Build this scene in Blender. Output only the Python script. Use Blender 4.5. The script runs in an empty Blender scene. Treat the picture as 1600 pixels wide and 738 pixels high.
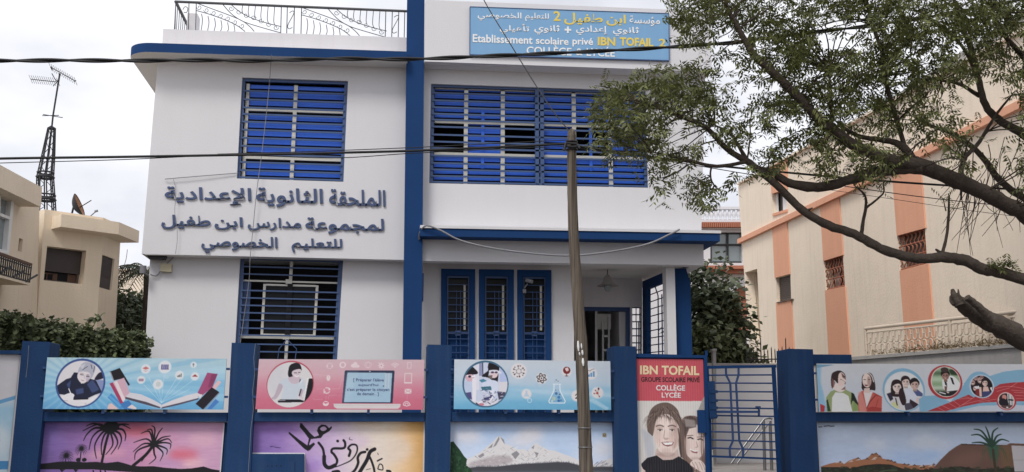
import bpy, bmesh, math, random
import numpy as np
from mathutils import Vector, Matrix
from math import radians as R, sin, cos, tan, pi
random.seed(7); rng = np.random.default_rng(7)
sc = bpy.context.scene
COL = sc.collection

# ------------------------------------------------------------------ camera, sky, sun, exposure
FPX, YAW, PITCH = 1800.0, R(6.0), R(9.6)
CAMZ = 1.6
cam = bpy.data.cameras.new('camera'); camo = bpy.data.objects.new('camera', cam); COL.objects.link(camo)
cam.sensor_width = 36; cam.lens = 36 * FPX / 1600; cam.clip_end = 2000; cam.clip_start = .1
camo.location = (0, 0, CAMZ); camo.rotation_euler = (pi / 2 + PITCH, 0, -YAW)
sc.camera = camo
world = bpy.data.worlds.new('World'); sc.world = world; world.use_nodes = True
SUN_EL, SUN_AZ = R(50), R(212)          # azimuth clockwise from +Y
SKY_WHITE = (8.3, 8.35, 8.6)
SKY_GREY = (5.0, 5.05, 5.6)
SUN_STRENGTH = 1.5
def build_world():
    nt = world.node_tree; N = nt.nodes; L = nt.links; N.clear()
    out = N.new('ShaderNodeOutputWorld'); bg = N.new('ShaderNodeBackground'); bg.inputs[1].default_value = .1
    sky = N.new('ShaderNodeTexSky'); sky.sky_type = 'NISHITA'; sky.sun_disc = False
    sky.sun_elevation = SUN_EL; sky.sun_rotation = SUN_AZ
    tc = N.new('ShaderNodeTexCoord'); mp = N.new('ShaderNodeMapping'); mp.inputs['Scale'].default_value = (1, 1, 2.2)
    nz = N.new('ShaderNodeTexNoise'); nz.inputs['Scale'].default_value = 3.2; nz.inputs['Detail'].default_value = 5; nz.inputs['Roughness'].default_value = .5
    rp = N.new('ShaderNodeValToRGB'); rp.color_ramp.elements[0].position = .30; rp.color_ramp.elements[1].position = .58
    mx = N.new('ShaderNodeMix'); mx.data_type = 'RGBA'
    mx.inputs[6].default_value = (*SKY_GREY, 1); mx.inputs[7].default_value = (*SKY_WHITE, 1)
    mx2 = N.new('ShaderNodeMix'); mx2.data_type = 'RGBA'; mx2.inputs[0].default_value = .94
    L.new(tc.outputs['Generated'], mp.inputs[0]); L.new(mp.outputs[0], nz.inputs['Vector']); L.new(nz.outputs[0], rp.inputs[0])
    L.new(rp.outputs[0], mx.inputs[0]); L.new(sky.outputs[0], mx2.inputs[6]); L.new(mx.outputs[2], mx2.inputs[7])
    L.new(mx2.outputs[2], bg.inputs[0]); L.new(bg.outputs[0], out.inputs[0])
build_world()
sl = bpy.data.lights.new('sun', 'SUN'); sl.energy = SUN_STRENGTH; sl.angle = R(18); sl.color = (1, .96, .9)
so = bpy.data.objects.new('sun', sl); COL.objects.link(so)
so.rotation_euler = Vector((-sin(SUN_AZ) * cos(SUN_EL), -cos(SUN_AZ) * cos(SUN_EL), -sin(SUN_EL))).to_track_quat('-Z', 'Y').to_euler()
vs = sc.view_settings; vs.view_transform = 'Standard'; vs.look = 'None'; vs.gamma = 1; vs.exposure = 0.52; vs.use_curve_mapping = False
sc.cycles.max_bounces = 8

# ------------------------------------------------------------------ where things stand (a ray of the photograph met with a plane of the place)
_f = Vector((sin(YAW) * cos(PITCH), cos(YAW) * cos(PITCH), sin(PITCH))); _r = Vector((cos(YAW), -sin(YAW), 0)); _u = _r.cross(_f)
def ray(px, py): return _f * FPX + _r * (px - 800) + _u * (369 - py)
def P(px, py, Y): d = ray(px, py); return Vector((0, 0, CAMZ)) + d * (Y / d.y)
def PX(px, py, X): d = ray(px, py); return Vector((0, 0, CAMZ)) + d * (X / d.x)
def PL(px, py, a, b):                       # vertical plane through plan points a, b
    d = ray(px, py); n = (b[1] - a[1], -(b[0] - a[0])); t = (n[0] * a[0] + n[1] * a[1]) / (n[0] * d.x + n[1] * d.y)
    return Vector((0, 0, CAMZ)) + d * t
def plan(px, a, dr):                        # where the ray px meets the plan line a + t*dr
    d = ray(px, 500); det = d.x * (-dr[1]) + dr[0] * d.y
    t = (a[0] * (-dr[1]) + dr[0] * a[1]) / det
    return (d.x * t, d.y * t)
def V(ox, oy, k): return lambda x, y: (ox + x * k, oy + y * k)

# ------------------------------------------------------------------ materials
def mat(name, col, rough=.7, var=.08, scale=3., bump=0., bscale=60., streak=0., metal=0., spec=.4, stain=None):
    m = bpy.data.materials.new(name); m.use_nodes = True; nt = m.node_tree; N = nt.nodes; L = nt.links
    b = N['Principled BSDF']; b.inputs['Roughness'].default_value = rough; b.inputs['Metallic'].default_value = metal
    b.inputs['Specular IOR Level'].default_value = spec
    tc = N.new('ShaderNodeTexCoord'); nz = N.new('ShaderNodeTexNoise'); nz.inputs['Scale'].default_value = scale; nz.inputs['Detail'].default_value = 6
    nz.inputs['Roughness'].default_value = .6
    L.new(tc.outputs['Object'], nz.inputs['Vector'])
    mx = N.new('ShaderNodeMix'); mx.data_type = 'RGBA'
    mx.inputs[6].default_value = (*[c * (1 - var * 1.6) for c in col], 1); mx.inputs[7].default_value = (*[min(1, c * (1 + var)) for c in col], 1)
    L.new(nz.outputs[0], mx.inputs[0]); last = mx.outputs[2]
    if streak:
        mp = N.new('ShaderNodeMapping'); mp.inputs['Scale'].default_value = (7, 7, .35); n2 = N.new('ShaderNodeTexNoise'); n2.inputs['Scale'].default_value = 1.3; n2.inputs['Detail'].default_value = 7
        rp = N.new('ShaderNodeValToRGB'); rp.color_ramp.elements[0].position = .5; rp.color_ramp.elements[1].position = .78
        m2 = N.new('ShaderNodeMix'); m2.data_type = 'RGBA'
        sx = stain or tuple(c * .62 for c in col)
        m2.inputs[7].default_value = (*sx, 1)
        ml = N.new('ShaderNodeMath'); ml.operation = 'MULTIPLY'; ml.inputs[1].default_value = streak
        L.new(tc.outputs['Object'], mp.inputs[0]); L.new(mp.outputs[0], n2.inputs['Vector']); L.new(n2.outputs[0], rp.inputs[0]); L.new(rp.outputs[0], ml.inputs[0])
        L.new(ml.outputs[0], m2.inputs[0]); L.new(last, m2.inputs[6]); last = m2.outputs[2]
    L.new(last, b.inputs['Base Color'])
    if bump:
        n3 = N.new('ShaderNodeTexNoise'); n3.inputs['Scale'].default_value = bscale; n3.inputs['Detail'].default_value = 4
        bp = N.new('ShaderNodeBump'); bp.inputs['Strength'].default_value = bump; bp.inputs['Distance'].default_value = .02
        L.new(tc.outputs['Object'], n3.inputs['Vector']); L.new(n3.outputs[0], bp.inputs['Height']); L.new(bp.outputs[0], b.inputs['Normal'])
    return m
M = {}
M['white'] = mat('white_plaster', (.635, .63, .655), .8, .03, 1.2, .12, 40, .07, stain=(.5, .49, .48))
M['white2'] = mat('white_plaster_old', (.62, .61, .64), .85, .05, 1.5, .2, 40, .14, stain=(.4, .38, .36))
M['soffit'] = mat('soffit_plaster', (.68, .67, .66), .85, .05, 1.5, .1, 40)
M['blue'] = mat('navy_paint', (.0085, .043, .143), .75, .10, 2.0, .06, 50, .25, spec=.15, stain=(.015, .045, .125))
M['blue2'] = mat('wall_blue_paint', (.0115, .042, .122), .75, .16, 2.2, .2, 45, .5, spec=.2, stain=(.032, .068, .135))
M['shutter'] = mat('cobalt_shutter', (.032, .145, .74), .42, .08, 4., 0, 30)
M['slate'] = mat('slate_blue_metal', (.045, .085, .20), .5, .08, 5.)
M['navymetal'] = mat('dark_blue_metal', (.018, .055, .17), .45, .1, 5.)
M['cream_frame'] = mat('cream_window_frame', (.66, .65, .60), .5, .08, 6.)
M['dark'] = mat('painted_dark', (.012, .012, .016), .9, .2, 2.)  # near-black; on the panels behind the windows it stands in for room shade
M['lettering'] = mat('slate_lettering', (.052, .080, .172), .5, .06, 8.)
M['iron'] = mat('black_iron', (.02, .02, .024), .55, .2, 8.)
M['railiron'] = mat('weathered_rail_iron', (.075, .075, .082), .6, .2, 8.)
M['lattice'] = mat('lattice_concrete', (.60, .51, .415), .9, .12, 6., .2, 40)
M['cable'] = mat('cable_rubber', (.012, .012, .014), .6, .2, 8.)
M['greycable'] = mat('grey_cable', (.23, .23, .25), .6, .2, 8.)
M['signblue'] = mat('sign_blue', (.18, .36, .585), .45, .05, 2.5, 0, 30, .2, stain=(.25, .41, .6))
M['paintwhite'] = mat('lettering_white', (.78, .78, .78), .5, .04, 5.)
M['paintyellow'] = mat('lettering_yellow', (.72, .56, .11), .5, .08, 8.)
M['paintcream'] = mat('lettering_cream', (.80, .66, .42), .5, .04, 5.)
M['paintblack'] = mat('lettering_black', (.016, .014, .018), .5, .04, 5.)
M['textblue'] = mat('lettering_navy', (.06, .075, .2), .5, .04, 5.)
M['beige'] = mat('beige_plaster', (.80, .68, .53), .85, .06, 1.2, .25, 30, .3, stain=(.62, .52, .39))
M['cream'] = mat('cream_roughcast', (.86, .745, .61), .9, .06, 2.0, .28, 24, .26, stain=(.58, .49, .39))
M['orange'] = mat('orange_roughcast', (.78, .40, .26), .9, .06, 2.0, .25, 24, .25, stain=(.6, .27, .15))
M['terra'] = mat('terracotta', (.40, .15, .09), .8, .15, 5.)
M['brown'] = mat('dark_brown_wood', (.11, .058, .04), .7, .15, 5.)
M['shade'] = mat('grey_brown_shutter', (.12, .092, .078), .7, .1, 8.)
M['grey'] = mat('grey_cement', (.36, .35, .34), .9, .15, 3., .4, 25, .4)
M['glass'] = mat('window_glass', (.22, .26, .27), .12, .1, 1., spec=.8)
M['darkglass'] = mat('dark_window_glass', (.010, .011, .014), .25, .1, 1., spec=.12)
M['steel'] = mat('steel_tube', (.30, .30, .31), .4, .1, 6., metal=.8)
M['rust'] = mat('rusted_dish', (.42, .22, .13), .7, .25, 5.)
M['plastic'] = mat('yellowed_plastic', (.47, .42, .30), .6, .1, 5.)
M['asphalt'] = mat('asphalt', (.055, .055, .058), .9, .2, 1.5, .5, 90)
M['pave'] = mat('pavement', (.30, .28, .27), .9, .15, 2.5, .4, 60)
M['soil'] = mat('soil', (.16, .12, .085), 1, .25, 1.5, .5, 20)
M['weed'] = mat('dry_weed', (.20, .15, .085), .9, .3, 5.)
def wood_mat():
    m = mat('weathered_pole_wood', (.20, .165, .125), .9, .2, 3, 0, 60, 0, spec=.2); nt = m.node_tree; N = nt.nodes; L = nt.links; b = N['Principled BSDF']
    tc = N.new('ShaderNodeTexCoord'); mp = N.new('ShaderNodeMapping'); mp.inputs['Scale'].default_value = (38, 38, 1.1)
    nz = N.new('ShaderNodeTexNoise'); nz.inputs['Scale'].default_value = 1.; nz.inputs['Detail'].default_value = 8
    rp = N.new('ShaderNodeValToRGB'); e = rp.color_ramp.elements; e[0].position = .3; e[0].color = (.045, .036, .03, 1); e[1].position = .68; e[1].color = (.185, .155, .125, 1)
    bp = N.new('ShaderNodeBump'); bp.inputs['Strength'].default_value = .7; bp.inputs['Distance'].default_value = .02
    L.new(tc.outputs['Object'], mp.inputs[0]); L.new(mp.outputs[0], nz.inputs['Vector']); L.new(nz.outputs[0], rp.inputs[0]); L.new(rp.outputs[0], b.inputs['Base Color'])
    L.new(nz.outputs[0], bp.inputs['Height']); L.new(bp.outputs[0], b.inputs['Normal']); return m
M['pole'] = wood_mat()
M['bark'] = mat('dark_bark', (.085, .068, .057), .95, .35, 9., .9, 28, spec=.15)
def leaf_mat(name, c1, c2, trans=.3):
    m = bpy.data.materials.new(name); m.use_nodes = True; nt = m.node_tree; N = nt.nodes; L = nt.links; N.clear()
    out = N.new('ShaderNodeOutputMaterial'); b = N.new('ShaderNodeBsdfPrincipled'); b.inputs['Roughness'].default_value = .5; b.inputs['Specular IOR Level'].default_value = .35
    tr = N.new('ShaderNodeBsdfTranslucent'); mxs = N.new('ShaderNodeMixShader'); mxs.inputs[0].default_value = trans
    g = N.new('ShaderNodeNewGeometry'); mx = N.new('ShaderNodeMix'); mx.data_type = 'RGBA'; mx.inputs[6].default_value = (*c1, 1); mx.inputs[7].default_value = (*c2, 1)
    L.new(g.outputs['Random Per Island'], mx.inputs[0]); L.new(mx.outputs[2], b.inputs['Base Color']); L.new(mx.outputs[2], tr.inputs[0])
    L.new(b.outputs[0], mxs.inputs[1]); L.new(tr.outputs[0], mxs.inputs[2]); L.new(mxs.outputs[0], out.inputs[0]); return m
M['leaf'] = leaf_mat('street_tree_leaf', (.055, .066, .024), (.195, .21, .072))
M['leaf2'] = leaf_mat('garden_tree_leaf', (.042, .060, .036), (.135, .165, .098), .2)
M['ivy'] = leaf_mat('hedge_leaf', (.045, .060, .032), (.165, .195, .095), .2)
M['palmleaf'] = leaf_mat('palm_leaf', (.03, .05, .025), (.06, .085, .04), .2)
def art_mat():
    m = bpy.data.materials.new('printed_artwork'); m.use_nodes = True; N = m.node_tree.nodes; L = m.node_tree.links; b = N['Principled BSDF']
    a = N.new('ShaderNodeAttribute'); a.attribute_name = 'print'; L.new(a.outputs['Color'], b.inputs['Base Color'])
    b.inputs['Roughness'].default_value = .55; b.inputs['Specular IOR Level'].default_value = .25; return m
M['art'] = art_mat()

# ------------------------------------------------------------------ objects
ROOTS = {}
def tag(o, label=None, cat=None, group=None, kind=None):
    if label: o['label'] = label
    if cat: o['category'] = cat
    if group: o['group'] = group
    if kind: o['kind'] = kind
    return o
def thing(name, label, cat, loc=(0, 0, 0), group=None):
    o = bpy.data.objects.new(name, None); COL.objects.link(o); o.location = loc; o.empty_display_size = .3
    return tag(o, label, cat, group)
def link(name, me, parent=None):
    o = bpy.data.objects.new(name, me); COL.objects.link(o)
    if parent is not None:
        o.parent = parent
        if parent.type == 'EMPTY': o.matrix_parent_inverse = Matrix.Translation(-Vector(parent.location))
    return o
class MB:
    def __init__(s): s.v = []; s.f = []; s.m = []; s.sm = []
    def add(s, vs, fs, mi=0, smooth=False):
        n = len(s.v); s.v += [tuple(v) for v in vs]
        for f in fs: s.f.append([i + n for i in f]); s.m.append(mi); s.sm.append(smooth)
        return s
    def box(s, x0, x1, y0, y1, z0, z1, mi=0):
        return s.add([(x0, y0, z0), (x1, y0, z0), (x1, y1, z0), (x0, y1, z0), (x0, y0, z1), (x1, y0, z1), (x1, y1, z1), (x0, y1, z1)],
                     [(0, 3, 2, 1), (4, 5, 6, 7), (0, 1, 5, 4), (1, 2, 6, 5), (2, 3, 7, 6), (3, 0, 4, 7)], mi)
    def prism(s, pts, dv, mi=0, mside=None):       # planar polygon swept by dv
        n = len(pts); dv = Vector(dv); a = [Vector(p) for p in pts]; b = [p + dv for p in a]
        s.add(a + b, [list(range(n)), list(range(2 * n - 1, n - 1, -1))], mi)
        s.add(a + b, [(i, i + n, (i + 1) % n + n, (i + 1) % n) for i in range(n)], mi if mside is None else mside)
        return s
    def slab(s, pxs, Y, t, mi=0):                 # traced outline, front face on the plane Y, t thick
        return s.prism([P(x, y, Y) for x, y in pxs], (0, t, 0), mi)
    def tube(s, pts, r, n=6, mi=0, cap=True, wob=0):
        pts = [Vector(p) for p in pts]; k = len(pts); rs = r if isinstance(r, (list, tuple)) else [r] * k
        vs = []; up = Vector((0, 0, 1)); prev = None
        for i, p in enumerate(pts):
            d = (pts[min(i + 1, k - 1)] - pts[max(i - 1, 0)]); d = d.normalized() if d.length > 1e-9 else Vector((0, 0, 1))
            if prev is None:
                a = d.cross(up) if abs(d.z) < .95 else d.cross(Vector((1, 0, 0)))
            else: a = prev - d * prev.dot(d)
            a.normalize(); prev = a; b = d.cross(a)
            for j in range(n):
                w = 1 + (random.uniform(-wob, wob) if wob else 0)
                vs.append(p + (a * cos(2 * pi * j / n) + b * sin(2 * pi * j / n)) * rs[i] * w)
        fs = [(i * n + j, i * n + (j + 1) % n, (i + 1) * n + (j + 1) % n, (i + 1) * n + j) for i in range(k - 1) for j in range(n)]
        s.add(vs, fs, mi, True)
        if cap: s.add(vs[:n] + vs[-n:], [list(range(n - 1, -1, -1)), list(range(n, 2 * n))], mi)
        return s
    def build(s, name, mats, parent=None, bevel=0):
        me = bpy.data.meshes.new(name); me.from_pydata(s.v, [], s.f)
        for m in (mats if isinstance(mats, (list, tuple)) else [mats]): me.materials.append(m)
        me.polygons.foreach_set('material_index', s.m); me.polygons.foreach_set('use_smooth', s.sm)
        bm = bmesh.new(); bm.from_mesh(me); bmesh.ops.recalc_face_normals(bm, faces=bm.faces); bm.to_mesh(me); bm.free(); me.update()
        o = link(name, me, parent)
        if bevel:
            bv = o.modifiers.new('bevel', 'BEVEL'); bv.width = bevel; bv.segments = 2; bv.limit_method = 'ANGLE'; bv.harden_normals = False
        return o
def plate(name, outer, holes, Y, t, mats, parent=None, hole_mi=0, proj=None, sweep=None):
    """a traced wall with traced openings, front on plane Y, t thick"""
    proj = proj or (lambda x, y: P(x, y, Y)); sweep = sweep or Vector((0, t, 0))
    bm = bmesh.new(); edges = []
    for loop in [outer] + holes:
        vs = [bm.verts.new(proj(x, y)) for x, y in loop]
        edges += [bm.edges.new((vs[i], vs[(i + 1) % len(vs)])) for i in range(len(vs))]
    bmesh.ops.triangle_fill(bm, use_beauty=True, use_dissolve=False, edges=edges)
    g = bmesh.ops.extrude_face_region(bm, geom=list(bm.faces)); nv = [e for e in g['geom'] if isinstance(e, bmesh.types.BMVert)]
    bmesh.ops.translate(bm, verts=nv, vec=sweep); bmesh.ops.recalc_face_normals(bm, faces=bm.faces)
    me = bpy.data.meshes.new(name); bm.to_mesh(me); bm.free()
    for m in (mats if isinstance(mats, (list, tuple)) else [mats]): me.materials.append(m)
    return link(name, me, parent)
def quad(q, u, v):                              # q = tl, tr, br, bl in photo pixels
    (ax, ay), (bx, by), (cx, cy), (dx, dy) = q
    return ((ax * (1 - u) + bx * u) * (1 - v) + (dx * (1 - u) + cx * u) * v, (ay * (1 - u) + by * u) * (1 - v) + (dy * (1 - u) + cy * u) * v)
def qr(q, u0, u1, v0, v1): return [quad(q, u0, v0), quad(q, u1, v0), quad(q, u1, v1), quad(q, u0, v1)]
def spline(pts, k=6):
    pts = [Vector(p) for p in pts]; o = []
    for i in range(len(pts) - 1):
        a, b, c, d = pts[max(i - 1, 0)], pts[i], pts[i + 1], pts[min(i + 2, len(pts) - 1)]
        for j in range(k):
            t = j / k; o.append(.5 * ((2 * b) + (c - a) * t + (2 * a - 5 * b + 4 * c - d) * t * t + (3 * b - a - 3 * c + d) * t ** 3))
    return o + [pts[-1]]

# ------------------------------------------------------------------ writing
FORMS = {c: (b, n) for c, b, n in [('ا', 0xFE8D, 2), ('أ', 0xFE83, 2), ('إ', 0xFE87, 2), ('ؤ', 0xFE85, 2), ('ب', 0xFE8F, 4), ('ة', 0xFE93, 2), ('ت', 0xFE95, 4),
    ('ث', 0xFE99, 4), ('ج', 0xFE9D, 4), ('ح', 0xFEA1, 4), ('خ', 0xFEA5, 4), ('د', 0xFEA9, 2), ('ر', 0xFEAD, 2), ('س', 0xFEB1, 4), ('ص', 0xFEB9, 4), ('ط', 0xFEC1, 4),
    ('ع', 0xFEC9, 4), ('ف', 0xFED1, 4), ('ق', 0xFED5, 4), ('ل', 0xFEDD, 4), ('م', 0xFEE1, 4), ('ن', 0xFEE5, 4), ('ه', 0xFEE9, 4), ('و', 0xFEED, 2), ('ي', 0xFEF1, 4)]}
LAMALEF = {'ا': 0xFEFB, 'أ': 0xFEF7, 'إ': 0xFEF9}
def shape(s):
    out = []; i = 0; prevj = False
    while i < len(s):
        c = s[i]
        if c not in FORMS: out.append(c); prevj = False; i += 1; continue
        if c == 'ل' and i + 1 < len(s) and s[i + 1] in LAMALEF:
            out.append(chr(LAMALEF[s[i + 1]] + (1 if prevj else 0))); prevj = False; i += 2; continue
        b, n = FORMS[c]; nxt = i + 1 < len(s) and s[i + 1] in FORMS and n == 4
        out.append(chr(b + ((3 if nxt else 1) if prevj else (2 if nxt else 0)))); prevj = nxt; i += 1
    return ''.join(reversed(out))
def glyphs(body, bold=.0, ext=0.):
    c = bpy.data.curves.new('t', 'FONT'); c.body = body; c.offset = bold; c.extrude = ext; c.resolution_u = 3
    o = bpy.data.objects.new('t', c); COL.objects.link(o); dg = bpy.context.evaluated_depsgraph_get(); dg.update()
    me = o.evaluated_get(dg).to_mesh(); v = [x.co.copy() for x in me.vertices]; f = [list(p.vertices) for p in me.polygons]
    o.evaluated_get(dg).to_mesh_clear(); bpy.data.objects.remove(o); bpy.data.curves.remove(c); return v, f
def text_into(mb, body, box, Y, thick=.006, bold=.01, slope=0., arabic=False, mi=0, q=None):
    """box = x0,y0,x1,y1 photo pixels on the plane Y"""
    v, f = glyphs(shape(body) if arabic else body, bold, .05)
    x0 = min(a.x for a in v); x1 = max(a.x for a in v); y0 = min(a.y for a in v); y1 = max(a.y for a in v); bx0, by0, bx1, by1 = box; out = []
    for a in v:
        px = bx0 + (a.x - x0) / (x1 - x0) * (bx1 - bx0); py = by1 - (a.y - y0) / (y1 - y0) * (by1 - by0) + slope * (px - (bx0 + bx1) / 2)
        p = P(px, py, Y); p.y = Y - thick * (.5 + a.z / .1); out.append(p)
    mb.add(out, f, mi)

# ------------------------------------------------------------------ artwork painted into a fine grid of colours
def lin(c): c = np.asarray(c, float) / 255; return np.where(c < .04045, c / 12.92, ((c + .055) / 1.055) ** 2.4)
class Art:
    S = 3
    def __init__(s, x0, y0, x1, y1, base):
        s.b = (x0, y0, x1, y1); s.w = int((x1 - x0) * s.S) // 2 * 2; s.h = int((y1 - y0) * s.S) // 2 * 2
        s.A = np.zeros((s.h, s.w, 3)); s.A[:] = base; s.view(0, 0, 1)
        s.gx = x0 + (np.arange(s.w) + .5) / s.S; s.gy = y0 + (np.arange(s.h) + .5) / s.S
    def view(s, ox, oy, k): s.o = (ox, oy, k)
    def t(s, pts): ox, oy, k = s.o; return [(ox + x * k, oy + y * k) for x, y in pts]
    def win(s, xs, ys, pad):
        a = np.searchsorted(s.gx, min(xs) - pad); b = np.searchsorted(s.gx, max(xs) + pad); c = np.searchsorted(s.gy, min(ys) - pad); d = np.searchsorted(s.gy, max(ys) + pad)
        return a, b, c, d
    def put(s, m, w, col, al):
        a, b, c, d = w; m = (m * al)[..., None]; s.A[c:d, a:b] = s.A[c:d, a:b] * (1 - m) + np.asarray(col, float) * m
    def blur(s, m, r):
        n = max(1, int(r * s.S)); 
        if n < 2: return m
        for _ in range(2):
            for ax in (0, 1):
                p = np.pad(m, [(n, n) if i == ax else (0, 0) for i in (0, 1)], mode='edge'); cs = np.cumsum(p, ax)
                m = (np.take(cs, range(2 * n, p.shape[ax]), ax) - np.take(cs, range(0, p.shape[ax] - 2 * n), ax)) / (2 * n)
        return m
    def poly(s, pts, col, al=1, soft=0, sm=0):
        pts = s.t(pts)
        if sm:
            n = len(pts); q = spline([Vector((*pts[i % n], 0)) for i in range(-1, n + 2)], 5); q = q[5:5 * (n + 1)]; pts = [(p.x, p.y) for p in q]
        w = s.win([p[0] for p in pts], [p[1] for p in pts], soft * 2 + 1); a, b, c, d = w
        if b <= a or d <= c: return
        X, Y = np.meshgrid(s.gx[a:b], s.gy[c:d]); m = np.zeros(X.shape, bool)
        for i in range(len(pts)):
            (xa, ya), (xb, yb) = pts[i], pts[(i + 1) % len(pts)]
            if ya == yb: continue
            m ^= ((ya > Y) != (yb > Y)) & (X < (xb - xa) * (Y - ya) / (yb - ya) + xa)
        m = m.astype(float)
        if soft: m = s.blur(m, soft)
        s.put(m, w, col, al)
    def ell(s, cx, cy, rx, ry, col, al=1, soft=0, rot=0, ring=0):
        (cx, cy), = s.t([(cx, cy)]); k = s.o[2]; rx *= k; ry *= k; r = max(rx, ry); w = s.win([cx - r, cx + r], [cy - r, cy + r], soft * 2 + 1); a, b, c, d = w
        if b <= a or d <= c: return
        X, Y = np.meshgrid(s.gx[a:b] - cx, s.gy[c:d] - cy); x = X * cos(rot) + Y * sin(rot); y = -X * sin(rot) + Y * cos(rot)
        q = np.sqrt((x / rx) ** 2 + (y / ry) ** 2)
        if ring: m = (abs(q - 1) * min(rx, ry) < ring * k / 2).astype(float)
        else: m = (q < 1).astype(float)
        if soft: m = s.blur(m, soft)
        s.put(m, w, col, al)
    def line(s, pts, wd, col, al=1, sm=0, soft=0, taper=None):
        pts = s.t(pts)
        if sm: pts = [(p.x, p.y) for p in spline([Vector((*p, 0)) for p in pts], 6)]
        k = s.o[2]; n = len(pts); ws = [wd * k] * n if taper is None else [wd * k * (1 - i / (n - 1)) + taper * k * i / (n - 1) for i in range(n)]
        if isinstance(wd, (list, tuple)): pass
        w = s.win([p[0] for p in pts], [p[1] for p in pts], max(ws) + soft * 2 + 1); a, b, c, d = w
        if b <= a or d <= c: return
        X, Y = np.meshgrid(s.gx[a:b], s.gy[c:d]); m = np.zeros(X.shape)
        for i in range(n - 1):
            (xa, ya), (xb, yb) = pts[i], pts[i + 1]; dx, dy = xb - xa, yb - ya; l2 = dx * dx + dy * dy + 1e-9
            t = np.clip(((X - xa) * dx + (Y - ya) * dy) / l2, 0, 1); ds = np.hypot(X - xa - t * dx, Y - ya - t * dy)
            m = np.maximum(m, np.clip(((ws[i] * (1 - t) + ws[i + 1] * t) / 2 - ds) * s.S + .5, 0, 1))
        if soft: m = s.blur(m, soft)
        s.put(m, w, col, al)
    def vgrad(s, stops):
        ys = [a for a, _ in stops]; cs = np.array([c for _, c in stops], float); g = np.stack([np.interp(s.gy, ys, cs[:, i]) for i in range(3)], -1); s.A[:] = g[:, None]
    def hgrad(s, stops, al=1):
        xs = [a for a, _ in stops]; cs = np.array([c for _, c in stops], float); g = np.stack([np.interp(s.gx, xs, cs[:, i]) for i in range(3)], -1)
        s.A[:] = s.A * (1 - al) + g[None] * al
    def noise(s, amp, cell=(6, 3), seed=1):
        r = np.random.default_rng(seed); n = np.zeros((s.h, s.w))
        for k, wt in ((1, .6), (3, .4)):
            hh = int((s.b[3] - s.b[1]) / cell[1] * k) + 3; ww = int((s.b[2] - s.b[0]) / cell[0] * k) + 3; g = r.normal(size=(hh, ww))
            yy = np.linspace(0, hh - 1.01, s.h); xx = np.linspace(0, ww - 1.01, s.w); yi = yy.astype(int); xi = xx.astype(int); fy = (yy - yi)[:, None]; fx = (xx - xi)[None]
            n += wt * ((g[yi][:, xi] * (1 - fx) + g[yi][:, xi + 1] * fx) * (1 - fy) + (g[yi + 1][:, xi] * (1 - fx) + g[yi + 1][:, xi + 1] * fx) * fy)
        s.A += amp * n[..., None]
    def clip_circle(s, cx, cy, rx, ry, other):
        pass
    def build(s, name, q, Y, parent=None, gain=.95, t=.004, cap=.9, Ymap=None):
        A = np.clip(s.A, 0, 255); A = A.reshape(s.h // 2, 2, s.w // 2, 2, 3).mean((1, 3)); h, w = A.shape[:2]
        g_ = A.mean(-1, keepdims=True); A = g_ + (A - g_) * .80; A = np.minimum(lin(A) * gain, cap)
        rays = [P(*quad(q, u, v), Y) for u, v in ((0, 0), (1, 0), (1, 1), (0, 1))]; c = np.array([list(r) for r in rays])
        u = (np.arange(w) / (w - 1))[None, :, None]; v = (np.arange(h) / (h - 1))[:, None, None]
        co = (c[0] * (1 - u) + c[1] * u) * (1 - v) + (c[3] * (1 - u) + c[2] * u) * v
        me = bpy.data.meshes.new(name); nv = w * h; nf = (w - 1) * (h - 1)
        idx = np.arange(nv).reshape(h, w); F = np.stack([idx[:-1, :-1], idx[1:, :-1], idx[1:, 1:], idx[:-1, 1:]], -1).reshape(-1, 4)
        me.vertices.add(nv); me.vertices.foreach_set('co', co.reshape(-1).astype(np.float32)); me.loops.add(nf * 4); me.loops.foreach_set('vertex_index', F.reshape(-1).astype(np.int32))
        me.polygons.add(nf); me.polygons.foreach_set('loop_start', (np.arange(nf) * 4).astype(np.int32)); me.update(calc_edges=True)
        at = me.color_attributes.new('print', 'FLOAT_COLOR', 'POINT'); at.data.foreach_set('color', np.concatenate([A.reshape(-1, 3), np.ones((nv, 1))], 1).reshape(-1).astype(np.float32))
        me.materials.append(M['art']); return link(name, me, parent)
def paste(dst, src, cx, cy, rx, ry):           # src art (same grid) seen inside an ellipse of dst
    (cx, cy), = dst.t([(cx, cy)]); k = dst.o[2]; X, Y = np.meshgrid(dst.gx - cx, dst.gy - cy); m = (np.hypot(X / (rx * k), Y / (ry * k)) < 1)[..., None]
    dst.A = np.where(m, src.A, dst.A)
def blank(a, base):
    b = Art(*a.b, base); b.o = a.o; return b

# ------------------------------------------------------------------ foliage
def leaves(name, centers, mt, parent, size=.12, wid=.5, up=.3, droop=.2, seed=3):
    """one bent pointed leaf per centre"""
    r = np.random.default_rng(seed); C = np.asarray(centers, float); n = len(C)
    d = r.normal(size=(n, 3)); d[:, 2] = d[:, 2] * .5 - droop; d /= np.linalg.norm(d, axis=1)[:, None]
    nr = r.normal(size=(n, 3)) * .7; nr[:, 2] += up * 2; sd = np.cross(d, nr); sd /= np.linalg.norm(sd, axis=1)[:, None] + 1e-9; nn = np.cross(sd, d)
    L = size * r.uniform(.6, 1.3, n)[:, None]; W = L * wid / 2
    v = np.stack([C, C + d * L * .45 + sd * W - nn * W * .3, C + d * L * .5, C + d * L * .45 - sd * W - nn * W * .3, C + d * L - nn * L * .12], 1)
    return leafmesh(name, v, [(0, 1, 2), (0, 2, 3), (1, 4, 2), (2, 4, 3)], mt, parent)
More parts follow.
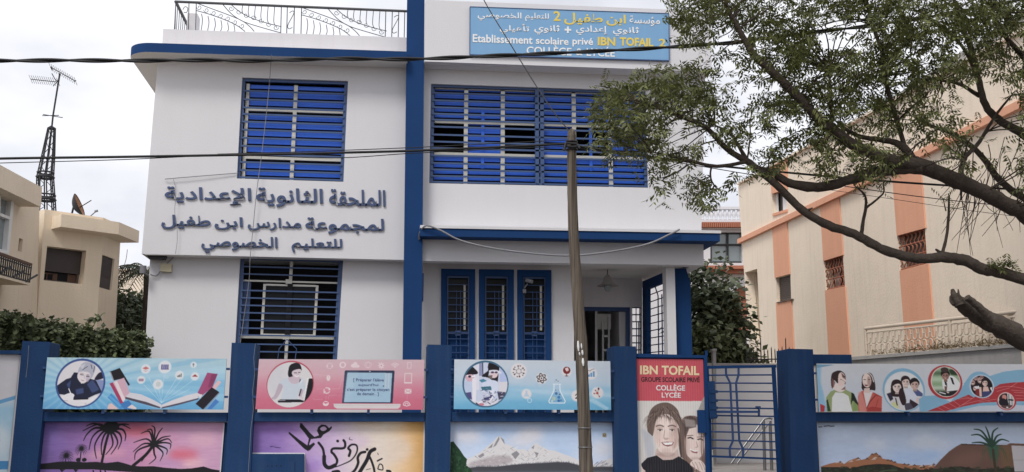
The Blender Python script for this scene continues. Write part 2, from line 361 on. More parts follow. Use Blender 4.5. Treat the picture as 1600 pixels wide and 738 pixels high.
def leafmesh(name, v, tris, mt, parent):
    n, k = v.shape[:2]; F = (np.arange(n)[:, None, None] * k + np.array(tris)[None]).reshape(-1, 3)
    me = bpy.data.meshes.new(name); me.vertices.add(n * k); me.vertices.foreach_set('co', v.reshape(-1).astype(np.float32)); m = len(F)
    me.loops.add(m * 3); me.loops.foreach_set('vertex_index', F.reshape(-1).astype(np.int32)); me.polygons.add(m); me.polygons.foreach_set('loop_start', (np.arange(m) * 3).astype(np.int32))
    me.update(calc_edges=True); me.materials.append(mt); return link(name, me, parent)

# ================================================================== the ground
def ground():
    tag(MB().box(-500, 500, -300, 900, -.3, 0).build('ground', M['soil']), kind='structure')
    tag(MB().box(-300, 300, 5.5, 13.4, -.1, .004).build('road', M['asphalt']), kind='structure')
    k = MB()
    for i in range(-20, 30): k.box(i + .005, i + .995, 13.4, 13.56, 0, .14)
    tag(k.build('kerb', M['grey'], bevel=.015), kind='structure')
    tag(MB().box(-60, 60, 13.56, 16.5, -.1, .13).build('pavement', M['pave']), kind='structure')
    tag(MB().box(-5.2, 9.2, 16.98, 30, -.1, .95).build('courtyard_ground', M['pave']), kind='structure')
ground()

# ================================================================== the school
def school():
    Y0, YB = 20.0, 27.5
    b = thing('school_building', 'white two storey school with navy blue fin, blue shuttered windows and grey blue wall lettering', 'building', (1, 20, .95))
    zband = P(400, 401, Y0).z; zeave1 = P(330, 70.3, 19.55).z; zeave0 = P(330, 84.5, 19.55).z
    xl = P(228, 200, Y0).x; xfin = P(650, 300, Y0).x; xr = P(1096, 250, Y0).x
    UL = [(378.4, 121.1), (543.8, 126.7), (536.6, 284.3), (369.9, 279.1)]
    UR = [(673.4, 130.9), (1009, 142.2), (1013, 293.6), (670.7, 286.4)]
    LL = [(375.5, 398), (536.5, 403), (526.5, 566), (366, 564)]
    # upper storey walls
    plate('wall', [(247, 90), (642, 100), (640, 406.5), (221.3, 397)], [UL], Y0, .22, M['white'], b)
    plate('wall', [(655, 98), (1102, 110), (1096, 361), (650, 352)], [UR], Y0, .22, M['white'], b)
    s = MB()
    for (xa, ya), (xb, yb), sg in (((247, 90), (221.3, 397), 1), ((1102, 110), (1096, 361), -1)):
        A, B = P(xa, ya, Y0), P(xb, yb, Y0); dx = Vector((.22 * sg, 0, 0))
        s.prism([A + Vector((0, .22, 0)), A + dx + Vector((0, .22, 0)), B + dx + Vector((0, .22, 0)), B + Vector((0, .22, 0))], (0, YB - Y0 - .22, 0))
    x_ll = P(226, 500, 20.3).x
    s.box(xl - .1, xr - .05, YB, YB + .2, .9, zeave1 - .02)                       # back wall
    s.box(x_ll, x_ll + .2, 20.55, YB, .9, zband)                               # lower side wall
    xbw = P(986.5, 500, 22.2).x; s.box(xbw - .2, xbw, 22.41, YB, .9, zband)
    s.build('wall', M['white'], b)
    sl_ = MB(); sl_.box(xl + .1, xfin, Y0 + .003, 21.5, zband + .004, zband + .16)
    sl_.box(xl + .4, xr - .3, 21.5, YB, zband + .03, zband + .17)
    sl_.box(xl + .4, xr - .3, 20.3, YB, zeave0 + .02, zeave0 + .14)
    sl_.box(x_ll + .21, xr - .3, 22.6, YB, .9, 1.3)
    sl_.build('floor_slab', M['soffit'], b)
    rm = MB(); rm.box(x_ll + .3, xfin - .2, 21.0, 21.1, .95, zband - .02); rm.box(xfin + .1, 3.0, 21.0, 21.1, 1.3, zband); rm.box(x_ll + .21, x_ll + .3, 20.6, 21.0, .95, zband - .02); rm.box(xl + .5, xr - .4, 21.2, 21.3, zband + .2, zeave0); rm.build('painted_dark_backing', M['dark'], b)  # added panels behind the windows, room darkness put into their colour
    # lower left wall
    plate('wall', [(235, 395), (642, 403), (632, 742), (216, 742)], [LL], 20.3, .22, M['white'], b)
    # roof eave on the left: rounded navy edge, pale underside
    e = MB(); xe = P(196.5, 78, 19.55).x; x1 = P(637, 80, 19.55).x; r = .42
    pl = [(x1, 19.55)] + [(xe + r - r * sin(a), 19.55 + r - r * cos(a)) for a in np.linspace(0, pi / 2, 9)] + [(xe, YB), (x1, YB)]
    e.prism([(x, y, zeave0) for x, y in pl], (0, 0, zeave1 - zeave0), 1, 0); e.build('eave', [M['blue'], M['soffit']], b)
    # parapet on the left with its return
    pw = MB(); xp = P(254.5, 55, 20.1).x; zp1 = P(400, 50.6, 20.1).z; xq = P(640, 60, 20.1).x
    pw.box(xp, xq, 20.1, 20.25, zeave1, zp1); pw.box(xp, xp + .15, 20.25, YB, zeave1, zp1); pw.build('parapet', M['white2'], b)
    cb = MB(); za = P(300, 47, 20.6).z
    A = P(302, 24, 20.7); cb.box(A.x - .09, A.x + .09, 20.6, 20.9, zp1 - .2, A.z)
    cb.build('roof_pier', M['white2'], b)
    # navy fin
    fn = MB(); fn.slab([(637, -60), (664, -60), (657, 742), (627, 742)], 19.72, .3); fn.build('fin', M['blue'], b)
    # right parapet carrying the signboard, overhanging the wall
    pr = MB(); pr.slab([(664.5, -.3), (1112, 17.7), (1112, 112.2), (663.2, 96.2)], 19.6, .18)
    A = P(1112, 17.7, 19.6); B = P(1112, 112.2, 19.6); pr.box(B.x - .18, B.x, 19.78, YB, B.z + .003, A.z - .01)
    pr.box(P(664, 96, 19.6).x, B.x - .181, 19.781, 20.3, B.z + .005, B.z + .15); pr.build('parapet', M['white'], b)
    # porch: navy ledge, beam, pier
    lg = MB(); A = P(659.3, 352, 19.5); B = P(1124.5, 361.5, 19.5); zt = P(900, 356.6, 19.5).z; zb = P(900, 373.3, 19.5).z
    lg.box(A.x - .03, B.x, 19.5, 21.6, zb, zt - .05, 0); lg.box(A.x - .03, B.x + .02, 19.48, 21.6, zt - .049, zt, 1)
    lg.build('porch_ledge', [M['blue'], M['white']], b)
    zc = P(900, 411.6, 19.85).z; xpr = P(1099.5, 400, 19.85).x
    bm_ = MB(); bm_.box(A.x - .03, xpr, 19.85, 20.1, zc, zb + .002); bm_.box(xpr - .2, xpr, 20.1, 22.6, zc, zb + .002); bm_.build('porch_beam', M['white'], b)
    cl = MB(); cl.box(A.x - .03, xpr - .201, 20.101, 22.6, zc + .06, zc + .2); cl.build('porch_ceiling', M['soffit'], b)
    fl = MB(); fl.box(P(662, 500, 20).x, xpr, 19.6, 22.6, .96, 1.28); fl.build('porch_floor', M['grey'], b)
    # porch walls
    NW = [[(689.5, 420), (742.5, 420.8), (742, 700), (688, 700)], [(748.5, 420.8), (803, 421.4), (803, 700), (748, 700)], [(808.5, 421.6), (861.5, 422.2), (862, 700), (809, 700)]]
    plate('wall', [(655, 400), (897, 405), (897, 726), (652, 726)], [[quad(q, .04, .02), quad(q, .96, .02), quad(q, .96, .97), quad(q, .04, .97)] for q in NW], 20.5, .2, M['white'], b)
    x9 = P(897, 500, 20.5).x
    w = MB(); w.box(x9 - .2, x9, 20.701, 22.4, 1.28, zc + .05); w.build('wall', M['white'], b)
    plate('wall', [(870, 380), (1003.5, 380), (1003.5, 704), (870, 704)], [[(893, 479), (985, 480), (985, 700), (893, 700)], [(988, 480), (1002, 480), (1002, 700), (988, 700)]], 22.2, .2, M['white2'], b)
    # side screen between porch and side yard
    xs = P(1040.5, 450, 20.25).x
    p = lambda x, y: PX(x, y, xs)
    fr = plate('porch_screen', [(1003.6, 440), (1041, 424), (1045, 740), (1005, 720)], [[(1010, 452), (1039, 440), (1042.5, 700), (1011.5, 690)]], 0, 0, M['blue'], b, proj=p, sweep=Vector((.085, 0, 0)))
    gb = MB(); q = [(1010, 452), (1039, 440), (1042.5, 700), (1011.5, 690)]
    for i in range(1, 22):
        v = i / 21.5; a = PX(*quad(q, 0, v), xs + .05); c = PX(*quad(q, 1, v), xs + .05); gb.tube([a, c], .011, 5)
    for u in (.62, .82): gb.tube([PX(*quad(q, u, .07), xs + .05), PX(*quad(q, u, 1), xs + .05)], .013, 5)
    gb.tube([PX(*quad(q, .45, 0), xs + .05), PX(*quad(q, .62, .07), xs + .05)], .012, 5)
    gb.build('grille', M['navymetal'], fr)
    g2 = MB(); q = [(988, 480), (1002, 480), (1002, 700), (988, 700)]
    for i in range(0, 20): g2.slab(qr(q, 0, 1, i / 20, i / 20 + .008), 22.25, .03)
    for u in (.45, .66): g2.slab(qr(q, u, u + .07, .1, 1), 22.22, .03)
    g2.slab(qr(q, .4, .47, 0, .1), 22.22, .03); g2.build('grille', M['navymetal'], b)
    pp = MB(); a = P(1040.8, 430, 20.12); c = P(1054.5, 430, 20.12); pp.box(a.x, c.x, 20.12, 20.4, 1.28, zc + .06); pp.build('porch_post', M['white'], b)
    bp = MB(); a = P(1054.5, 430, 20.3); c = P(1078.5, 430, 20.3); bp.box(a.x, c.x, 20.3, 20.55, .96, zc - .25); bp.prism([(a.x, 20.3, zc - .2), (a.x, 20.3, zc), (xpr - .21, 20.3, zc), (c.x, 20.3, zc - .25), (a.x, 20.3, zc - .25)], (0, .25, 0)); bp.build('porch_post', M['blue'], b)
    # entrance door leaves inside the dark opening
    d = MB(); q = [(893, 479), (985, 480), (985, 700), (893, 700)]
    d.slab(qr(q, 0, 1, 0, .03), 22.26, .08, 0); d.slab(qr(q, .93, 1, .03, 1), 22.26, .08, 0)
    d.slab(qr(q, .40, .44, .03, 1), 22.3, .05, 1); d.slab(qr(q, .52, .55, .1, 1), 22.5, .05, 1); d.slab(qr(q, .62, .65, .07, 1), 22.5, .05, 1)
    for i in range(7): d.slab(qr(q, .55, .62, .2 + i * .1, .215 + i * .1), 22.5, .05, 1)
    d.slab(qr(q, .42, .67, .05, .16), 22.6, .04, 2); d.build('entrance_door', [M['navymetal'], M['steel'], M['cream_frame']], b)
    # ---- upper left window
    wd = MB().slab(qr(UL, .0, .03, 0, 1), Y0 + .05, .05).slab(qr(UL, .97, 1, 0, 1), Y0 + .05, .05).slab(qr(UL, .03, .97, 0, .035), Y0 + .05, .05).build('window', M['slate'], b)
    fm = MB(); fm.slab(qr(UL, .045, .075, .06, 1), Y0 + .12, .05)
    fm.slab(qr(UL, .495, .53, .06, 1), Y0 + .118, .054)
    for v0, v1 in ((.295, .325), (.765, .80)): fm.slab(qr(UL, .075, .97, v0, v1), Y0 + .12, .05)
    fm.build('frame', M['cream_frame'], wd)
    def shutter_panels(q, cells, Y, wdw, bv):
        sh = MB(); bv = [0.] + list(bv) + [1.]
        for (u0, u1, v0, v1) in cells:
            for a, c in zip(bv[:-1], bv[1:]):
                a = max(a + .004, v0); c = min(c - .024, v1)
                if c - a > .012: sh.slab(qr(q, u0, u1, a, c), Y, .02)
            sh.slab(qr(q, u0, u1, v0, v1), Y + .045, .02, 1)
        sh.build('shutter', [M['shutter'], M['dark']], wdw)
    VL = [.13, .215, .295, .36, .435, .515, .595, .675, .755, .835, .915, .985]; VR = [.09, .165, .235, .3, .36, .43, .51, .58, .645, .72, .795, .86, .925, .985]
    shutter_panels(UL, [(.08, .5, .07, .295), (.53, .97, .07, .295), (.08, .5, .325, .765), (.53, .97, .325, .765), (.08, .5, .80, 1), (.53, .97, .80, 1)], Y0 + .16, wd, VL)
    def bars(q, vs_, Y, wdw, u0=.02, u1=.98, th=.017):
        g = MB()
        for v in vs_: g.prism([P(*c, Y) for c in qr(q, u0, u1, v - th / 2, v + th / 2)], (0, .02, 0))
        for u in (u0, u1 - .012): g.slab(qr(q, u, u + .012, .05, 1), Y + .021, .02)
        g.build('grille', M['slate'], wdw)
    bars(UL, [.13, .215, .295, .36, .435, .515, .595, .675, .755, .835, .915, .985], Y0 + .03, wd)
    # ---- upper right window
    wd = MB().slab(qr(UR, 0, .012, 0, 1), Y0 + .05, .05).slab(qr(UR, .985, 1, 0, 1), Y0 + .05, .05).slab(qr(UR, .012, .985, 0, .03), Y0 + .05, .05).slab(qr(UR, .485, .502, .03, 1), Y0 + .03, .1).slab(qr(UR, .508, .525, .03, 1), Y0 + .03, .1).build('window', M['slate'], b)
    fm = MB()
    for u in (.156, .326, .655, .822): fm.slab(qr(UR, u, u + .018, .05, 1), Y0 + .118, .054)
    for u0, u1 in ((.02, .156), (.174, .326), (.344, .485), (.525, .655), (.673, .822), (.84, .98)):
        for v0, v1 in ((.362, .392), (.686, .716)): fm.slab(qr(UR, u0, u1, v0, v1), Y0 + .12, .05)
        fm.slab(qr(UR, u0, u1, .032, .05), Y0 + .12, .05)
    fm.build('frame', M['cream_frame'], wd)
    cells = []
    for ci, (u0, u1) in enumerate(((.02, .156), (.174, .326), (.344, .485), (.525, .655), (.673, .822), (.84, .98))):
        for ri, (v0, v1) in enumerate(((.05, .362), (.392, .686), (.716, 1))):
            if (ci, ri) in ((0, 1), (2, 1), (4, 1)): continue
            cells.append((u0, u1, v0, v1))
    shutter_panels(UR, cells, Y0 + .16, wd, VR)
    for u in (.243, .74): MB().slab(qr(UR, u - .007, u + .007, .24, .84), Y0 + .14, .015).build('shutter_rail', M['shutter'], wd)
    bars(UR, [.09, .165, .235, .3, .36, .43, .51, .58, .645, .72, .795, .86, .925, .985], Y0 + .03, wd, .005, .995)
    # ---- lower left window
    wd = MB().slab(qr(LL, 0, .03, 0, 1), 20.36, .06).slab(qr(LL, .97, 1, 0, 1), 20.36, .06).slab(qr(LL, .03, .97, .99, 1), 20.36, .06).build('window', M['slate'], b)
    fm = MB(); fm.slab(qr(LL, .485, .515, 0, .235), 20.44, .05); fm.slab(qr(LL, .03, .97, .235, .25), 20.438, .05); fm.slab(qr(LL, .03, .97, .762, .785), 20.438, .05); fm.slab(qr(LL, .485, .515, .785, 1), 20.44, .05)
    fm.slab(qr(LL, .455, .515, .22, .262), 20.43, .05); fm.slab(qr(LL, .46, .52, .745, .79), 20.43, .05)
    for u0, u1 in ((.24, .265), (.75, .775)): fm.slab(qr(LL, u0, u1, .27, .755), 20.46, .04)
    fm.slab(qr(LL, .265, .75, .268, .285), 20.46, .04); fm.slab(qr(LL, .265, .75, .74, .756), 20.46, .04)
    fm.build('frame', M['cream_frame'], wd)
    sh = MB(); sh.slab(qr(LL, .035, .12, .25, .76), 20.47, .02); sh.build('shutter', M['slate'], wd)
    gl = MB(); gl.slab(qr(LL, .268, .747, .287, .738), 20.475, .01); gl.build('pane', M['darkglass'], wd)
    sm = MB(); sm.slab(qr(LL, .475, .525, .262, .745), 20.42, .03); sm.build('frame_rail', M['dark'], wd)
    bars(LL, [.04, .11, .18, .335, .405, .475, .545, .615, .69, .755, .84, .91, .985], 20.33, wd, .03, .97, .013)
    hb = MB()
    for u in (.43, .6):
        hb.tube([P(*quad(LL, .5, .79), 20.33), P(*quad(LL, u, .88), 20.33), P(*quad(LL, u - .01, 1), 20.33)], .008, 5)
    hb.build('grille_brace', M['slate'], wd)
    # ---- three narrow porch windows
    for q in NW:
        wd = MB().slab(qr(q, 0, .16, 0, 1), 20.44, .1).slab(qr(q, .84, 1, 0, 1), 20.44, .1).slab(qr(q, .16, .84, 0, .036), 20.44, .1).build('narrow_window', M['blue'], b)
        fm = MB().slab(qr(q, .17, .21, .05, 1), 20.5, .04).slab(qr(q, .79, .83, .05, 1), 20.5, .04).slab(qr(q, .17, .83, .036, .05), 20.5, .04)
        fm.slab(qr(q, .21, .79, .352, .364), 20.5, .04); fm.slab(qr(q, .42, .58, .345, .372), 20.49, .05); fm.build('frame', M['slate'], wd)
        MB().slab(qr(q, .21, .79, .05, .36), 20.6, .01).build('pane', M['darkglass'], wd)
        dp = MB().slab(qr(q, .21, .79, .364, 1), 20.6, .02)
        for v in (.42, .52, .62): dp.slab(qr(q, .27, .47, v, v + .07), 20.585, .02); dp.slab(qr(q, .53, .73, v, v + .07), 20.585, .02)
        dp.build('shutter', M['blue'], wd)
        cu = MB().slab(qr(q, .66, .72, .09, .34), 20.57, .01).build('curtain_edge', M['cream_frame'], wd)
        g = MB()
        for i in range(20): g.slab(qr(q, .21, .79, .085 + i * .038, .089 + i * .038), 20.46, .015)
        for u in (.45, .57): g.slab(qr(q, u - .008, u + .008, .12, .95), 20.476, .015)
        g.build('grille', M['navymetal'], wd)
    # ---- lettering in raised blocks on the wall
    ks = .275
    for words in ([("الإعدادية", (137, 80, 628, 188)), ("الثانوية", (655, 85, 1035, 200)), ("الملحقة", (1070, 93, 1390, 195))],
                  [("طفيل", (118, 238, 397, 325)), ("ابن", (420, 250, 580, 328)), ("مدارس", (608, 255, 912, 333)), ("لمجموعة", (935, 255, 1382, 352))],
                  [("الخصوصي", (345, 360, 777, 462)), ("للتعليم", (857, 372, 1145, 458))]):
        for wtxt, (x0, y0, x1, y1) in words:
            m = MB(); text_into(m, wtxt, (220 + x0 * ks, 270 + y0 * ks + 1, 220 + x1 * ks, 270 + y1 * ks - 1), Y0 - .002, .03, .018, .018, True); m.build('lettering', M['lettering'], b)
    # ---- iron railing on the roof
    zv = V(265, 0, .2531); Yr = 20.17; rp = lambda x, y: P(*zv(x, y), Yr)
    rl = MB(); rl.tube([rp(38, 11), rp(1480, 71)], .024, 6); A = rp(38, 11)
    rl.tube([A, A + Vector((0, 5, 0))], .03, 6); rl.build('railing', M['railiron'], b)
    bot = lambda x: 180 + (x - 30) * .0415; top = lambda x: 11 + (x - 38) * .0416
    rr = .0065; rb = MB()
    for x in (38, 120, 165, 690, 727, 771, 815, 1335, 1375, 1415, 1452): rb.tube([rp(x, top(x)), rp(x - 4, bot(x))], rr * 1.3, 5)
    def spiral(cx, cy, r, sgn):
        return spline([rp(cx + sgn * (r * (1 - t * .75)) * cos(t * 7), cy + r * (1 - t * .75) * sin(t * 7)) for t in np.linspace(0, 1, 12)], 1)
    for o in (165, 815):
        dy = (o - 165) * .0415
        a1 = spline([rp(o + x, y + dy) for x, y in ((0, 20), (95, 55), (190, 90), (280, 128), (330, 165), (357, 195))], 4); a2 = spline([rp(o + x, y + dy) for x, y in ((0, 66), (90, 92), (180, 125), (250, 158), (300, 195))], 4)
        c1 = spline([rp(o + x, y + dy) for x, y in ((160, 24), (200, 70), (240, 105), (300, 138), (400, 170), (520, 204))], 4); c2 = spline([rp(o + x, y + dy) for x, y in ((215, 30), (270, 75), (340, 112), (430, 142), (525, 166))], 4)
        for l in (a1, a2, c1, c2): rb.tube(l, rr * 1.2, 5, cap=False)
        for i in range(7): rb.tube(spiral(o + 18 + i * 44, 46 + dy + i * 17 + max(0, i - 4) * 6, 17, -1), rr * .8, 4, cap=False)
        for i in range(7): rb.tube(spiral(o + 215 + i * 46, 45 + dy + i * 21 + (i < 3) * 8, 17, 1), rr * .8, 4, cap=False)
        for i, x in enumerate((32, 72, 112, 152, 193, 232)):
            y = 76 + x * .33; rb.tube(spline([rp(o + x, y + dy), rp(o + x + 6, y + dy + 40), rp(o + x - 2, bot(o + x))], 3), rr, 4, cap=False)
        for i, x in enumerate((288, 326, 366, 404, 444, 484)):
            y = 80 + (x - 270) * .34; rb.tube(spline([rp(o + x, top(o + x)), rp(o + x - 6, y + dy - 25), rp(o + x, y + dy)], 3), rr, 4, cap=False)
    for o in (748, 1394):
        rb.tube(spline([rp(o - 8, top(o) + 40), rp(o + 12, top(o) + 28), rp(o + 18, top(o) + 45), rp(o - 18, top(o) + 115), rp(o - 12, top(o) + 138), rp(o + 10, top(o) + 130)], 5), rr, 4, cap=False)
    rb.tube(spline([rp(82, 60), rp(95, 42), rp(112, 52), rp(105, 78), rp(88, 76)], 4), rr, 4, cap=False)
    for i in range(26):
        y = i * .19; p0 = A + Vector((0, y, 0)); rb.tube([p0, Vector((p0.x, p0.y, zp1))], rr, 4, cap=False)
    rb.build('railing_scrolls', M['railiron'], b)
    return b
school_root = school()

# ---- the signboard on the roof parapet
def signboard():
    s = thing('signboard', 'blue signboard with white and yellow lettering on the roof parapet', 'sign', P(890, 50, 19.57))
    MB().slab([(734.9, 10.9), (1044.8, 21.6), (1045.4, 94.0), (734.5, 84.8)], 19.56, .035).build('board', M['signblue'], s)
    fr = MB()
    q = [(734.9, 10.9), (1044.8, 21.6), (1045.4, 94.0), (734.5, 84.8)]
    for a in ((-.002, 1.002, -.012, .0), (-.002, 1.002, 1., 1.02), (-.003, 0, 0, 1), (1, 1.003, 0, 1)): fr.slab(qr(q, *a), 19.552, .045)
    fr.build('board_frame', M['slate'], s)
    k = .2875; w = 'paintwhite'; y = 'paintyellow'; Yt = 19.558
    def put(mt, t, x0, y0, x1, y1, ar, bold): m = MB(); text_into(m, t, (640 + x0 * k, y0 * k, 640 + x1 * k, y1 * k), Yt, .004, bold, .035, ar); m.build('lettering', M[mt], s)
    put(w, "مؤسسة", 1195, 88, 1360, 142, 1, .012); put(y, "طفيل", 840, 72, 1050, 138, 1, .02); put(y, "ابن", 1070, 80, 1175, 142, 1, .02); put(y, "2", 782, 62, 820, 115, 0, .02)
    put(w, "للتعليم", 628, 72, 757, 118, 1, .012); put(w, "الخصوصي", 370, 66, 608, 116, 1, .012)
    put(w, "ثانوي", 1105, 146, 1245, 198, 1, .014); put(w, "إعدادي", 905, 140, 1075, 194, 1, .014); put(w, "+", 842, 145, 878, 181, 0, .03); put(w, "ثانوي", 678, 136, 815, 190, 1, .014); put(w, "تأهيلي", 490, 130, 650, 186, 1, .014)
    put(w, "Etablissement", 343, 192, 668, 236, 0, .02); put(w, "scolaire", 686, 204, 864, 243, 0, .02); put(w, "privé", 885, 208, 997, 256, 0, .02)
    put(y, "IBN", 1022, 203, 1118, 249, 0, .035); put(y, "TOFAIL", 1142, 206, 1325, 253, 0, .035); put(y, "2", 1354, 212, 1392, 256, 0, .02)
    put(w, "COLLÈGE", 636, 247, 880, 300, 0, .016); put(w, "&", 905, 264, 940, 302, 0, .016); put(w, "LYCÉE", 962, 254, 1115, 308, 0, .016)
signboard()

# ---- things fixed to the school
def porch_lamp():
    c = P(949, 412, 21.0); top = P(949, 416, 21.0); bot = P(949, 456, 21.0); h = top.z - bot.z; z = bot.z
    l = thing('hanging_lamp', 'small glass and metal lamp hanging from the porch ceiling', 'lamp', (c.x, 21, top.z))
    def lathe(prof, n=14):
        m = MB(); vs = [(c.x + r * cos(2 * pi * j / n), 21 + r * sin(2 * pi * j / n), zz) for r, zz in prof for j in range(n)]
        m.add(vs, [(i * n + j, i * n + (j + 1) % n, (i + 1) * n + (j + 1) % n, (i + 1) * n + j) for i in range(len(prof) - 1) for j in range(n)], 0, True); return m
    MB().tube([(c.x, 21, z + h * .55), (c.x, 21, z + h + .12)], .008, 6).build('rod', M['iron'], l)
    lathe([(.0, z + h * 1.0 + .06), (.06, z + h + .055), (.06, z + h + .02), (.0, z + h + .015)]).build('ceiling_rose', M['grey'], l)
    lathe([(.02, z + h * .66), (.05, z + h * .6), (.07, z + h * .52), (.085, z + h * .4), (.11, z + h * .33), (.2, z + h * .24), (.205, z + h * .225), (.1, z + h * .28), (.0, z + h * .3)]).build('lamp_shade', M['grey'], l)
    lathe([(.07, z + h * .27), (.075, z + h * .18), (.06, z + h * .08), (.03, z + h * .01), (0, z)]).build('bulb_globe', M['glass'], l)
porch_lamp()
def wall_boxes():
    q = V(0, 240, .4065)
    j = thing('junction_box', 'yellowed plastic junction box on the white wall beneath the lettering', 'box', P(258, 418, 20.25))
    MB().slab([q(617, 422), q(660, 424), q(658, 455), q(616, 452)], 20.2, .1).build('case', M['plastic'], j, .006)
    MB().tube(spline([P(*q(578, 465), 20.25), P(*q(600, 470), 20.25), P(*q(617, 452), 20.25)]), .012, 6).build('wire', M['greycable'], j); MB().tube(spline([P(*q(640, 425), 20.25), P(*q(660, 405), 20.25), P(*q(680, 385), 20.25)]), .008, 6).build('wire', M['greycable'], j)
    f = thing('floodlight', 'black floodlight fixed under the overhang above the junction box', 'light', P(236, 400, 20.15))
    MB().slab([q(560, 389), q(640, 391), q(632, 407), q(572, 404)], 20.1, .12).build('housing', M['iron'], f, .01)
    MB().tube([P(*q(600, 404), 20.18), P(*q(604, 396), 20.29)], .015, 6).build('bracket', M['iron'], f)
    c = thing('security_camera', 'small grey security camera jutting from the school corner beside the junction box', 'camera', P(224, 424, 20.4))
    A = P(222.5, 420, 20.35); B = P(236, 430, 20.42)
    MB().tube([P(224, 415, 20.1), P(223, 427, 20.12)], .055, 8).build('camera_body', M['greycable'], c)
    MB().tube(spline([P(223.5, 423, 20.16), P(229, 429, 20.3), P(236, 431, 20.4)]), .018, 6).build('bracket', M['greycable'], c)
    d = thing('porch_camera', 'small grey camera beside the third narrow porch window', 'camera', P(828, 440, 20.3))
    MB().slab([(817, 452), (822, 452), (822, 458), (817, 458)], 20.38, .1).tube([P(819.5, 450, 20.38), P(824, 444, 20.3)], .014, 6).build('bracket', M['greycable'], d)
    MB().tube([P(822, 438, 20.3), P(832, 440.5, 20.24)], .034, 10).build('camera_body', M['greycable'], d)
    n = thing('wall_panel', 'narrow navy box on the side of the blue fin beside the porch', 'box', P(662, 450, 19.9))
    MB().slab([(657.5, 427), (662.5, 427), (661.5, 470), (657, 470)], 19.8, .2).build('case', M['navymetal'], n, .004)
wall_boxes()

# ================================================================== the street wall with its murals
YW = 16.5
def yb(x): return 837                            # the pavement line at the wall, below the picture
def wall_run(label, pillars, runs, ext):
    w = thing('street_wall', label, 'wall', (P(pillars[0][0], 700, YW).x, YW, .13))
    for (x0, y0, x1, y1, bx0, bx1) in pillars:
        MB().slab([(x0, y0), (x1, y1), (bx1, yb(0)), (bx0, yb(0))], YW, .5).build('pillar', M['blue2'], w, .012)
    if ext[0] is left_extra:
        for pts in ([(399, 537), (396.5, 560), (398, 585), (394.5, 612), (396, 640), (392, 670), (390, 705), (388, 740)], [(45, 540), (43, 570), (40.5, 590)]):
            MB().tube([P(x, y, YW - .001) for x, y in pts], .0035, 4).build('crack', M['greycable'], w)
    for (x0, x1) in runs:
        A = P(x0, 651, YW + .03); B = P(x1, 651, YW + .03); zt = P((x0 + x1) / 2, 644.5, YW).z; zb = P((x0 + x1) / 2, 659, YW).z
        MB().box(A.x, B.x, YW + .03, YW + .3, zb, zt).build('beam', M['blue2'], w, .008)
        MB().box(A.x, B.x, YW + .16, YW + .29, .13, zb - .002).build('infill', M['blue2'], w)
    for e in ext: e(w)
    return w
PIL_L = [(35, 533, 78.5, 534.5, 6, 47), (362, 535.6, 400.6, 536.8, 346, 387), (667.6, 538.5, 706, 539.3, 661, 701.5), (958, 541, 993.6, 541.5, 962, 1001)]
PIL_R = [(1230.6, 545, 1270.2, 546, 1239, 1285), (1660, 548, 1704, 549, 1680, 1725)]
MUR = {}
def mural(i, q, a, w, name='mural'):
    o = a.build(name, q, YW + .15, w, gain=1.15); return o
